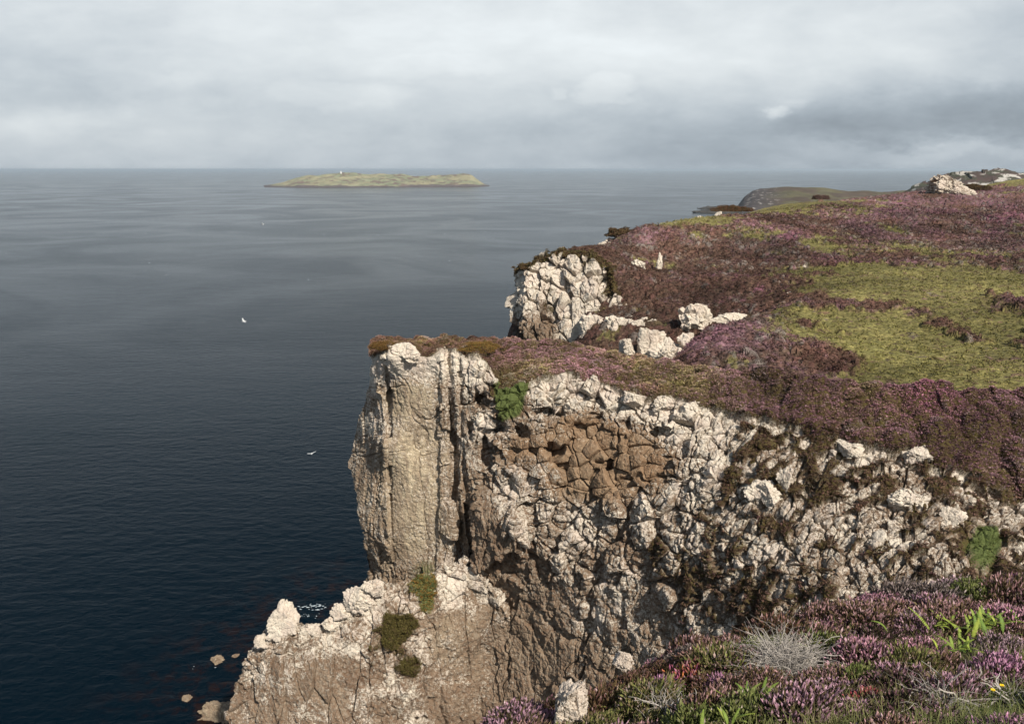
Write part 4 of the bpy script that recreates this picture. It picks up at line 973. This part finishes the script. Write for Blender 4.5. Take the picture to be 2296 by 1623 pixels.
def fill_bank():
    r = np.random.RandomState(21); Vs, Fs, Cs = [], [], []; off = 0; cnt = 0
    pts = []
    for gy in np.arange(3.2, 11.2, 0.40):
        for gx in np.arange(-1.6, 9.0, 0.40):
            x = gx+r.uniform(-.13, .13); y = gy+r.uniform(-.13, .13)
            if x/y > 1.25 or x/y < -0.35: continue
            pts.append((x, y))
    pals = ['mauve', 'rose', 'brown', 'olive', 'dark', 'pink', 'green', 'grey', 'pale']
    for x, y in pts:
        if any((x-a)**2+(y-b)**2 < (c*0.62)**2 for a, b, c in used): continue
        g = float(fbm(np.array([x*.55, y*.55, 2.0]), 3)); g2 = float(fbm(np.array([x*.9, y*.9, 12.0]), 2))
        z0 = float(ground_z(x, y)); 
        # grassy openings low on the right
        rx = x/y; grassy = (0.30 < rx < 0.9) and (y < 5.2) and g > 0.02
        grassy = grassy or (rx > 0.60 and 5.6 < y < 7.4 and g > -0.04)
        if grassy and r.rand() < 0.75: continue
        wts = np.array([.12+g, .18+g, .18-g*.5, .22-g2, .14, .04+g2*.8, .09-g2*.6, .05, .04]); wts = np.clip(wts, .01, 1)
        if y > 7.0 and rx < 0.25: wts = wts*np.array([1.2, 1.6, 1.2, 1, .6, 1.2, .3, .6, .3])
        pal = pals[r.choice(9, p=wts/wts.sum())]
        rad = r.uniform(.20, .36)*(0.85 if y < 5 else 1.05)
        W, Fc, cc, o_ = bush_at(x, y, rad, pal, r.randint(7), r.rand()*6.28, r.uniform(.6, 1.2))
        Vs.append(W+o_); Fs.append(Fc+off); Cs.append(cc); off += len(W); cnt += 1
    o = mesh_from('heather_cover', np.concatenate(Vs), np.concatenate(Fs), M_LEAF, {'Col': np.concatenate(Cs)})
    tag(o, kind='stuff'); print('bushes', cnt, 'tris', sum(len(f) for f in Fs))
fill_bank()

# ================================================================== ROCKS as things
def ico(sub):
    import bmesh
    bm = bmesh.new(); bmesh.ops.create_icosphere(bm, subdivisions=sub, radius=1.0)
    V = np.array([v.co[:] for v in bm.verts]); Fc = np.array([[v.index for v in f.verts] for f in bm.faces]); bm.free(); return V, Fc
ICO5 = ico(6); ICO4 = ico(4)
def rock(nm, loc, size, seed, label, cat='rock', group=None, planes=14, lich=.75, warm=0., green=0., far=False, sub=None, rough=.05, extra=None, rot=0.0, mat=None):
    r = np.random.RandomState(seed); V, Fc = sub or ICO5
    nn = r.normal(size=(planes, 3)); nn /= np.linalg.norm(nn, axis=1, keepdims=True); hh = r.uniform(.62, .92, planes)
    if extra is not None:
        for e in extra: nn = np.concatenate([nn, [np.array(e[:3])/np.linalg.norm(e[:3])]]); hh = np.r_[hh, e[3]]
    dt = V@nn.T; rad = np.min(np.where(dt > .05, hh/np.maximum(dt, .05), 9), 1)
    rad = np.minimum(rad, 1.25)
    W = V*rad[:, None]
    S = np.array(size); Wf = (W*S).astype(np.float32)
    sc1 = max(S)
    a1, a2, ar, ao = voro(Wf/sc1*2.6+seed*1.7); e1, e2, er, eo = voro(Wf/sc1*7+seed*2.3)
    n = fbm(Wf/sc1*3+seed, 4)*rough*4+fbm(Wf/sc1*14+seed, 4)*rough*2.0
    n = n+(ar[:, 0]-.5)*.16+(ao*(ar*2-1)).sum(-1)*.16-.07*(1-sstep(0, .1, a2-a1))+(er[:, 0]-.5)*.05+(eo*(er*2-1)).sum(-1)*.07
    W = W*(1+n)[:, None]*S
    c, s = math.cos(rot), math.sin(rot); W = W@np.array([[c, s, 0], [-s, c, 0], [0, 0, 1]])
    one = np.ones(len(W))
    o = mesh_from(nm, W, Fc, mat or (M_FARROCK if far else M_ROCK), {'lich': np.clip(lich+.5*fbm(Wf/sc1*2+seed, 3), 0, 1), 'veg': 0*one, 'warm': (warm*(0.6+.8*sstep(-.1,.1,fbm(Wf/sc1*3+seed, 3))))*one, 'green': green*one})
    o.location = loc; tag(o, label, cat, group); return o
# pinnacle stone on the spur
q = P(632, 1390, 42.2); rock('pointed_rock', q, (.98, .75, 1.12), 4, 'pale pointed boulder perched on the crest of the lower spur', lich=.9, planes=6,
     extra=[(.75, -.1, .65, .62), (-.65, -.1, .75, .62), (0, -1, .1, .55), (-1, 0, -.1, .78), (1, 0, 0, .85)], rough=.035)
G1_ = 'loose stones on the spur crest'
for i, (X, Y, s_, lb) in enumerate([(708,1408,.42,'small stone right of the pointed boulder on the spur crest'),(741,1392,.5,'angular stone in the notch of the spur crest'),(768,1372,.6,'blocky stone on the spur crest where it starts to climb'),(800,1340,.75,'pale block high on the spur crest beside the drop to the sea'),(838,1318,.6,'upright stone against the foot of the buttress'),(585,1437,.45,'stone on the outer shoulder left of the pointed boulder'),(690,1416,.35,'little stone next to the pointed boulder, in its shade')]):
    rock('stone', P(X, Y+4, 42.0), (s_, s_*.8, s_*.8), 40+i, lb, group=G1_, lich=.8, planes=9)
rock('lichened_stone', P(1278, 1600, 7.0), (.17, .15, .36), 51, 'white lichened stone standing at the bank edge, bottom of the photo', lich=.78, planes=8)
rock('white_stone', P(1398, 1478, 7.9), (.10, .09, .09), 52, 'small white stone at the edge of the heather bank', lich=.95, planes=8)
# rocks on the rim of the near headland
G2_ = 'pale blocks along the rim of the near headland'
for i, (X, Y, D, s, lb) in enumerate([(912,792,47.1,(1.0,.7,.50),'long pale block capping the buttress'),(1332,866,43.9,(.5,.45,.55),'pointed pale block under the heather in the middle of the rim'),      (1560,922,40.4,(.6,.5,.5),'pale block at the right of the rim'),(1490,910,41.5,(.6,.5,.45),'pale block left of the rim end'),(1420,895,42.1,(.7,.5,.45),'low pale block on the central rim')]):
    rock('rim_block', P(X, Y, D), s, 60+i, lb, group=G2_, lich=.86, planes=9)
# right slope outcrops
G3_ = 'pale knobs standing out of the heather slope'
for i, (X, Y, D, s, lb) in enumerate([(1988,985+12,35.6,(.28,.3,.6),'slim upright stone on the heather slope'),(2060,1022,34.2,(.7,.5,.45),'pale leaning slab at the upper right of the slope'),(1905,1005,35.4,(.6,.5,.4),'pale slab below the purple heather'),(1725,1110,34.6,(.5,.5,.5),'round pale stone in the scree under the rim end'),(1690,1105,35,(.55,.5,.5),'round pale stone left of its twin in the scree'),(1760,1075,34.6,(.35,.35,.55),'narrow pale stone in the scree'),(2130,1165,31.2,(.5,.4,.4),'pale knob at the right beside the brown scrub'),(2045,1130,32.5,(.9,.6,.6),'broad pale slab in the upper right of the slope')]):
    rock('outcrop', P(X, Y, D), s, 80+i, lb, group=G3_, lich=.8, planes=9)
# far promontory and moor rocks
G4_ = 'white rocks on the far heather slope'
for i, (X, Y, D, s, lb) in enumerate([(1300,742,127,(1.7,1.5,2.4),'squarish white block, leftmost of the row under the far cliff'),(1328,738,124,(2.3,1.6,2.6),'big rounded white block second in the row under the far cliff'),(1358,741,123,(1.5,1.4,2.2),'narrow block in the middle of the row under the far cliff'),
      (1398,748,121,(3.1,1.8,3.1),'largest square white block in the row under the far cliff'),(1440,745,120,(2.6,1.6,2.4),'wedge shaped white block at the right end of the row under the far cliff'),(1420,775,117,(1.6,1.2,1.4),'low white block below the right end of the row')]):
    rock('white_block', P(X, Y, D), s, 170+i, lb, group='row of white blocks under the far cliff', lich=.86, planes=5, far=True, rough=.03, rot=.1*i,
         extra=[(1, 0, .05, .8), (-1, 0, .05, .8), (0, -1, .1, .7), (0, 0, 1, .8), (0, 0, -1, .9)])
for i, (X, Y, D, s, lb) in enumerate([(1479,583,157,(.75,.9,2.2),'slim white standing rock on the far heather slope'),(1435,592,157,(1.5,1.2,1.3),'white rock left of the slim standing rock'),(1392,693,132,(1.6,1.4,1.6),'white boulder in the heather right of the far cliff'),(1366,541,185,(1.8,1.6,1.5),'white rock face under the dark tussock on the skyline'),(1355,548,180,(1.8,1.6,1),'low white rock below the skyline tussock'),
      (1562,725,117,(2.0,1.6,2.4),'white outcrop at the head of the gully'),(1460,780,111,(1.8,1.4,2.8),'leaning white slab low in the gully'),(1500,800,109,(3.0,2,2.2),'white slabs beside the leaning slab in the gully'),(1640,716,111,(2.0,1.2,.8),'flat white ledge on the gully rim'),(1408,785,111,(1.0,1,1.5),'small white spur of rock in the gully'),
      (1777,661,117,(.9,.6,.5),'single white rock at the corner of the grass patch'),(1803,597,145,(.35,.35,.3),'tiny white stone on the purple moor'),(1545,772,109,(1.3,1,1.2),'white rock on the gully side under the bench'),(1430,640,146,(1.3,1,.8),'white rock halfway down the far slope'),(1612,480,240,(1.3,1,1),'white rock by the dark tussock on the moor edge'),(1570,489,226,(1.6,1,.8),'white rock left of the dark tussock on the moor edge')]):
    far_ = D > 120; s = tuple(k*(.88 if far_ else 1.15) for k in s); rock('white_rock', P(X, Y, D)-[0, 0, (.28 if far_ else .05)*s[2]], s, 100+i, lb, group=G4_, lich=.88, planes=10, far=True, sub=ICO4 if max(s) < 1.5 else ICO5, rough=.06)
# the crag at the top right
q = P(2124, 426, 262); q[2] += 1.2; rock('crag', q, (6.6, 4, 4.0), 130, 'pale rocky crag with a grassy cap on the far right skyline', cat='crag', lich=.62, green=.25, planes=12, far=True, rough=.16,
     extra=[(-1, -.3, .1, .72), (.5, 0, .85, .5), (0, -1, .2, .6)])
def tussock(X, Y, D, R, label, seed, c0=(.11, .055, .03), c1=(.10, .08, .035), nb=3000):
    r = np.random.RandomState(seed); d = r.normal(size=(nb, 3)); d[:, 2] = np.abs(d[:, 2]); d /= np.linalg.norm(d, axis=1, keepdims=True)
    p = d*np.array(R)*((0.72+.3*r.rand(nb, 1))*(1+1.6*fbm(d*1.7+seed*3.3, 3)[:, None]))
    o = tufts('tussock', p, R[2]*.22, lerp(C(*c0), C(*c1), r.rand(nb, 1)), nb=7, seed=seed, conf=.7, leaf=.5)
    o.location = P(X, Y, D); tag(o, label, 'tussock', 'dark tussocks on rock tops'); return o
tussock(1393, 531, 185, (3.2, 2.6, 2.2), 'dark brown tussock capping the white rock on the skyline', 1)
tussock(1212, 588, 149, (1.7, 1.5, .9), 'dark scrub cap on the left block of the far cliff', 2)
tussock(1182, 602, 147, (1.5, 1.4, .9), 'brown scrub cap on the outer corner of the far cliff', 3)
tussock(1300, 577, 150, (3.4, 2.4, 1.1), 'long green-brown scrub cap on the top of the far cliff', 4, (.08, .06, .028), (.09, .09, .03))
tussock(1645, 474, 243, (5.5, 3, 1.8), 'rust brown tussock on the moor edge above the skerries', 5, (.13, .05, .028))
tussock(2104, 408, 262, (2.2, 2, 1.0), 'rust brown cap on the crag', 6, (.13, .05, .028))
tussock(2192, 425, 270, (4, 3, 1.5), 'dark heather hump right of the crag', 7)
tussock(2240, 426, 290, (7, 4, 1.6), 'low dark heather hump at the far right skyline', 8)
tussock(1838, 447, 275, (2.6, 2, 1.3), 'small purple brown hump in the middle of the moor skyline', 9, (.15, .07, .09))
tussock(866, 782, 47.9, (.85, .8, .34), 'rusty heather cushion on the outer corner of the buttress top', 10, (.15, .07, .025), (.12, .085, .025))
tussock(1072, 782, 47.4, (1.2, 1.1, .36), 'rusty orange cushion on the buttress top right of the cleft', 11, (.20, .095, .03), (.15, .12, .035))

# ================================================================== DISTANT LAND
def land(nm, outline, near_z, D0, D1, mat, colf, n=(260, 90), amp=1.0, seed=0):
    """ridge whose crest follows real heights: outline = [(x, z)] metres, foot at near_z; D0 shore, D1 crest"""
    o_ = np.array(outline, float); nx, ny = n
    x = np.linspace(o_[0, 0], o_[-1, 0], nx); top = np.interp(x, o_[:, 0], o_[:, 1])
    t_ = np.linspace(0, 1.6, ny)[:, None]
    prof = np.sin(np.clip(t_, 0, 1)*math.pi/2)**0.75*(1-0.9*sstep(1.0, 1.6, t_))
    sh = SEA+6*sstep(0, .03, t_)
    V = np.stack([x+0*t_, D0+(D1-D0)*t_+0*x, SEA-2+(top-SEA+2)*prof], -1)
    p = V.astype(np.float32)/60+seed
    V[..., 2] += (fbm(p, 5)*22+(voro2(p[..., :2]*2)[2][..., 0]-.5)*3)*amp*sstep(0, .3, t_)*sstep(SEA, SEA+30, V[..., 2])
    o = mesh_from(nm, V, grid_faces(ny, nx), mat, {'Col': colf(V, t_).reshape(-1, 3)}, smooth=True); o['kind'] = 'structure'; return o
def island():
    D0 = 4550.0
    def X2(X, D): return ratios(X, 400)[0]*D
    def Z2(Y, D): return ratios(0, Y)[1]*D
    D1 = 5100.0
    ol = [(586,410),(600,408),(640,404),(672,396),(690,391),(715,392),(740,388),(770,386),(800,387),(830,391),(860,389),(905,391),(930,395),(980,394),(1000,391),(1040,388),(1062,392),(1076,400),(1088,406),(1100,409)]
    pts = [(X2(X, D1), Z2(Y, D1)) for X, Y in ol]
    o_ = np.array(pts); nx, ny = 420, 260
    x = np.linspace(o_[0, 0], o_[-1, 0], nx); top = np.interp(x, o_[:, 0], o_[:, 1])
    t_ = np.linspace(0, 1.5, ny)[:, None]; ex = np.linspace(0, 1, nx); pinch = np.clip(np.minimum(ex/.16, (1-ex)/.09), 0, 1)**.8
    top = SEA+(top-SEA)*pinch
    shore = 4560+30*fbm(np.stack([x/90, 0*x, 0*x], -1), 3)-220*(x-x[0])/(x[-1]-x[0])*0+260*((x-x[0])/(x[-1]-x[0]))**2
    cl = 11+20*fbm(np.stack([x/60, 0*x, 0*x+4], -1), 5)*(0.6+0.8*(x-x[0])/(x[-1]-x[0]))
    H = np.maximum(top-SEA, 1)
    cl = np.clip(cl*.75, 3, 16)*pinch
    prof = np.minimum(cl, H*0.8)*sstep(0, .05, t_)+np.maximum(H-cl, 0)*(np.clip(t_, 0, 1)**.8)*(1-sstep(1.05, 1.5, t_))-15*sstep(1.2, 1.5, t_)
    V = np.stack([x+0*t_, shore+(D1-shore)*t_, SEA-1.5+prof], -1); V[..., 0] *= V[..., 1]/D1
    V[..., 2] += fbm(V/70.0, 4)*22*sstep(.05, .4, t_)*sstep(5, 30, H)
    def cf(V, t_):
        n = fbm(V*np.array([1/70, 1/120, 1/14]), 4)[..., None]; n2 = fbm(V/25.0+5, 3)[..., None]
        g = lerp(C(.27, .245, .15), C(.20, .215, .13), sstep(-.15, .15, n)); g = lerp(g, C(.15, .11, .085), sstep(.05, .16, n2+.5*n))
        lowr = 1-sstep(-2, 3, V[..., 2]-SEA-cl-2+14*n[..., 0])
        return lerp(g, C(.085, .07, .068), lowr[..., None])
    o = mesh_from('island', V, grid_faces(ny, nx), M_FAR, {'Col': cf(V, t_).reshape(-1, 3)}); o['kind'] = 'structure'
island()
def headland():
    D1 = 2150.0
    ol = [(1640,500),(1652,474),(1660,458),(1672,440),(1690,426),(1705,421),(1740,420),(1800,419),(1830,420),(1870,423),(1920,428),(1990,430),(2060,428),(2150,424),(2300,420),(2450,424)]
    pts = [(ratios(X, 400)[0]*D1, ratios(0, Y)[1]*D1) for X, Y in ol]
    o_ = np.array(pts); nx, ny = 420, 120; x = np.linspace(o_[0, 0], o_[-1, 0], nx); top = np.interp(x, o_[:, 0], o_[:, 1])
    t_ = np.linspace(0, 1.8, ny)[:, None]; H = top-SEA
    prof = H*np.clip(t_, 0, 1)**.7*(1-sstep(1.02, 1.8, t_))
    V = np.stack([x+0*t_, 1900+(D1-1900)*t_+0*x, SEA-1+prof], -1); V[..., 0] *= V[..., 1]/D1
    V[..., 2] += fbm(V/55.0, 4)*9*sstep(0, .3, t_)*sstep(4, 20, H)
    XG = x+0*t_; cliffy = (1-sstep(o_[0, 0]+60, o_[0, 0]+170, XG+40*fbm(np.stack([XG*0, t_*3+0*x, XG/50], -1), 3)))[..., None]
    n = fbm(V/40.0, 4)[..., None]
    c = lerp(C(.095, .085, .045), C(.075, .055, .038), sstep(-.1, .12, n)); c = lerp(c, C(.055, .046, .044), cliffy)
    wh = (fbm(V/9.0, 3) > .20)[..., None]*cliffy; c = lerp(c, C(.30, .28, .26), wh*.8)
    o = mesh_from('headland', V, grid_faces(ny, nx), M_FAR, {'Col': c.reshape(-1, 3)}); o['kind'] = 'structure'
headland()
def far_hill():
    D1 = 1150.0
    ol = [(1975,470),(2010,440),(2040,424),(2058,414),(2075,405),(2100,398),(2120,390),(2150,385),(2185,382),(2225,379),(2250,379),(2285,385),(2340,386),(2450,395)]
    pts = [(ratios(X, 400)[0]*D1, ratios(0, Y)[1]*D1) for X, Y in ol]
    o_ = np.array(pts); nx, ny = 460, 160; x = np.linspace(o_[0, 0], o_[-1, 0], nx); top = np.interp(x, o_[:, 0], o_[:, 1])
    t_ = np.linspace(0, 1.8, ny)[:, None]; H = top-SEA
    V = np.stack([x+0*t_, 960+(D1-960)*t_+0*x, SEA-1+H*np.clip(t_, 0, 1)**.8*(1-sstep(1.02, 1.8, t_))], -1); V[..., 0] *= V[..., 1]/D1
    F1, F2, R, O = voro(V/np.array([22, 22, 9.]))
    V[..., 2] += (fbm(V/30.0, 4)*12+(R[..., 0]-.5)*5)*sstep(0, .3, t_)
    n = fbm(V*np.array([1/16, 1/16, 1/6.]), 4)[..., None]
    c = lerp(C(.050, .052, .034), C(.065, .045, .04), sstep(-.1, .1, n)); c = lerp(c, C(.36, .34, .31), sstep(.07, .14, fbm(V*np.array([1/14, 1/14, 1/4.])+7, 4)[..., None]))
    o = mesh_from('hill', V, grid_faces(ny, nx), M_FAR, {'Col': c.reshape(-1, 3)}); o['kind'] = 'structure'
far_hill()
# skerries: low dark reefs
def skerry(X0, X1, Yd, Dep, hgt, label, seed):
    rz = ratios(0, Yd)[1]; D = SEA/rz
    x0 = ratios(X0, Yd)[0]*D; x1 = ratios(X1, Yd)[0]*D; nx, ny = 150, 40
    x = np.linspace(0, 1, nx); v = np.linspace(-1, 1, ny)[:, None]
    wd = Dep*(np.sin(np.pi*x)**.6)*(0.5+.5*x)
    V = np.stack([x0+(x1-x0)*x+0*v, D+wd*v, SEA-.6+hgt*(1-v**2)**.5*np.sin(np.pi*np.clip(x, .02, .98))**.5+0*x], -1)
    V[..., 2] += fbm(V/10.0+seed, 4)*hgt*1.1
    one = C(.045, .042, .038)*(0.8+.9*(fbm(V/8.0, 3)[..., None]+.3))
    o = mesh_from('skerry', V, grid_faces(ny, nx), M_FAR, {'Col': one.reshape(-1, 3)}); tag(o, label, 'skerry', 'low dark reefs off the headland')
skerry(1563, 1668, 468, 40, 7, 'farther low dark reef off the headland, pointing left', 1)
skerry(1551, 1668, 477, 36, 8, 'nearer low dark reef just above the moor edge', 2)
# lighthouse on the island
def beacon():
    q = P(769, 389, 5050); q[2] = ratios(769, 389.5)[1]*5050-3
    root = bpy.data.objects.new('lighthouse', None); COL.objects.link(root); root.location = q+np.array([0, -60, 4]); root.scale = (1.2, 1.2, 1.2)
    tag(root, 'tiny white light tower on the highest point of the island', 'lighthouse')
    m, t, b = material('white_paint'); b.inputs['Base Color'].default_value = (.85, .85, .83, 1); b.inputs['Roughness'].default_value = .6
    n_ = t.noise(t.node('ShaderNodeNewGeometry').outputs['Position'], .8, 3); t.put(b.inputs['Base Color'], t.mix(n_, (.86, .86, .84), (.78, .78, .76)))
    def lathe(nm, prof):
        K = 16; a = np.arange(K)*2*np.pi/K; V = np.array([(r_*math.cos(t_), r_*math.sin(t_), z) for r_, z in prof for t_ in a])
        Fc = [(i*K+j, i*K+(j+1) % K, (i+1)*K+(j+1) % K, (i+1)*K+j) for i in range(len(prof)-1) for j in range(K)]
        return mesh_from(nm, V, np.array(Fc), m, parent=root)
    lathe('tower', [(3.6, 0), (3.2, 7), (3.0, 9), (3.8, 9), (3.8, 9.6), (0.1, 9.6)])
    lathe('lantern', [(1.8, 9.6), (1.8, 12.2), (2.2, 12.2), (0.9, 13.6), (0.05, 14)])
beacon()

# ================================================================== SHORE BOULDERS and foam
def shore():
    def sea_at(X, Yd): r_ = ratios(X, Yd); D = SEA/r_[1]; return np.array([r_[0]*D, D, SEA])
    G = 'boulders on the shore below the cliff'
    for i, (X, Y, s, lb, wm) in enumerate([(503,1606,(3.4,2.6,2.6),'large yellowish boulder half hidden behind the foot of the spur',.45),(487,1484,(1.1,1.0,.9),'brown boulder awash, alone left of the spur',.35),
                    (418,1568,(.9,.8,.5),'dim brown boulder awash, farthest left of all',.2),(530,1470,(.7,.6,.35),'small dark stone awash near the brown boulder',.1)]):
        rock('boulder', sea_at(X, Y)+[0, 0, s[2]*.25], s, 200+i, lb, 'boulder', G, lich=.05 if wm < .5 else .2, warm=wm, planes=9, far=True, rough=.04)
    # foam: ragged clusters of froth lying on the water
    m, t, b = material('sea_foam'); b.inputs['Base Color'].default_value = (.75, .78, .80, 1); b.inputs['Roughness'].default_value = .7
    n_ = t.noise(t.node('ShaderNodeNewGeometry').outputs['Position'], 1.2, 4); t.put(b.inputs['Base Color'], t.mix(n_, (.55, .60, .63), (.16, .21, .24)))
    r = np.random.RandomState(77); Vs, Fs = [], []; k = 0
    cl = [(700,1360,2.2,34),(688,1380,1.4,16),(560,1505,1.5,3),(455,1500,2.5,3)]
    for X, Y, R_, n in cl:
        c = sea_at(X, Y)
        for i in range(n):
            p = c+np.array([r.normal()*R_*.9, r.normal()*R_*.35, 0]); K = 7; rr = r.uniform(.05, .30)*(1 if n > 20 else .45); a0 = r.rand()*6
            ring = [p+[rr*1.8*math.cos(a)*r.uniform(.6, 1.2), rr*.7*math.sin(a)*r.uniform(.6, 1.2), .004+.0] for a in a0+np.arange(K)*2*np.pi/K]
            top = p+[0, 0, .05+.12*r.rand()]
            Vs += ring+[top]; Fs += [(k+j, k+(j+1) % K, k+K) for j in range(K)]; k += K+1
    tag(mesh_from('foam', np.array(Vs), np.array(Fs), m), kind='stuff')
    # whitecaps far out
    Vs, Fs = [], []; k = 0
    for i in range(22):
        X = r.uniform(0, 1500); Y = r.uniform(418, 640); c = sea_at(X, Y); L = r.uniform(.6, 1.6)*(c[1]/1200)**.4; wd = r.uniform(.3, .8)
        V = [(-L, 0, .02), (-L*.3, -wd, .02), (L*.5, -wd*.7, .02), (L, 0, .02), (L*.3, wd, .02), (-L*.5, wd*.6, .02), (0, 0, .35)]
        Vs += [c+np.array(v) for v in V]; Fs += [(k+j, k+(j+1) % 6, k+6) for j in range(6)]; k += 7
    tag(mesh_from('whitecaps', np.array(Vs), np.array(Fs), m), kind='stuff')
shore()
# ================================================================== GULLS
M_BIRD, _t, _b = material('gull_plumage'); _b.inputs['Roughness'].default_value = .8
_n = _t.noise(_t.node('ShaderNodeNewGeometry').outputs['Position'], 9, 3); _t.put(_b.inputs['Base Color'], _t.mix(_n, (.82, .82, .80), (.66, .67, .68)))
def gull(X, Yd, D, yaw, roll, label, span=1.35, dih=.18):
    # one continuous body: rings from beak to tail; wings pulled out of the flanks
    prof = [(-.36, .006, 0), (-.31, .022, 0), (-.27, .045, .0), (-.20, .052, .0), (-.10, .075, -.005), (.02, .082, -.008), (.14, .060, 0), (.24, .035, .005), (.36, .055, .008), (.40, .05, .008)]
    K = 10; V = []; 
    for i, (y, r_, z) in enumerate(prof):
        for k in range(K):
            a = 2*math.pi*k/K; fz = .9 if y < .2 else .9-.8*min(1, (y-.2)/.15)
            V.append([r_*math.cos(a), y, z+r_*math.sin(a)*fz])
    Fc = [(i*K+j, i*K+(j+1) % K, (i+1)*K+(j+1) % K, (i+1)*K+j) for i in range(len(prof)-1) for j in range(K)]
    V = [list(v) for v in V]
    h = span/2
    for sg in (-1, 1):
        st = [(.05, -.13, .10, .02, .03), (.22*h/.67, -.17, .08, .05, .025), (.42*h/.67, -.16, .04, .08, .018), (.58*h/.67, -.08, .06, .07, .01), (h, .06, .09, .05, .003)]
        i0 = len(V)
        for x, y0, y1, z, th in st:
            zz = z+dih*x
            V += [[sg*x, y0, zz], [sg*x, (y0+y1)/2-.02, zz+th], [sg*x, y1, zz], [sg*x, (y0+y1)/2-.02, zz-th]]
        for s in range(len(st)-1):
            for j in range(4): Fc.append((i0+s*4+j, i0+s*4+(j+1) % 4, i0+(s+1)*4+(j+1) % 4, i0+(s+1)*4+j))
        Fc.append(tuple(i0+16+j for j in range(4))); Fc.append(tuple(i0+j for j in range(4)))
    o = mesh_from('gull', V, np.array(Fc), M_BIRD, smooth=True); o.location = P(X, Yd, D); o.rotation_euler = (0, roll, yaw)
    tag(o, label, 'gull', 'white gulls over the sea')
gull(547, 720, 125, math.radians(-50), math.radians(25), 'white gull banking over the open sea, middle of the three')
gull(699, 1017, 108, math.radians(10), math.radians(-12), 'white gull gliding low over dark water left of the buttress')
gull(589, 503, 210, math.radians(70), math.radians(20), 'tiny distant white gull below the left end of the island', 1.3, .4)

# ================================================================== HAZE
def haze():
    m = bpy.data.materials.new('haze'); m.use_nodes = True; t = NT(m.node_tree)
    for n in list(t.n): t.n.remove(n)
    o_ = t.node('ShaderNodeOutputMaterial'); v = t.node('ShaderNodeVolumePrincipled')
    v.inputs['Color'].default_value = (.78, .90, 1, 1); v.inputs['Density'].default_value = 0.000042; v.inputs['Anisotropy'].default_value = 0.2
    t.l.new(v.outputs[0], o_.inputs['Volume'])
    L = 95000; z0, z1 = SEA-4.2, 14.0
    V = [(x, y, z) for z in (z0, z1) for y in (-L, L) for x in (-L, L)]
    Fc = np.array([(0, 2, 3, 1), (4, 5, 7, 6), (0, 1, 5, 4), (2, 6, 7, 3), (0, 4, 6, 2), (1, 3, 7, 5)])
    o = mesh_from('haze', V, Fc, m); o['kind'] = 'stuff'
haze()
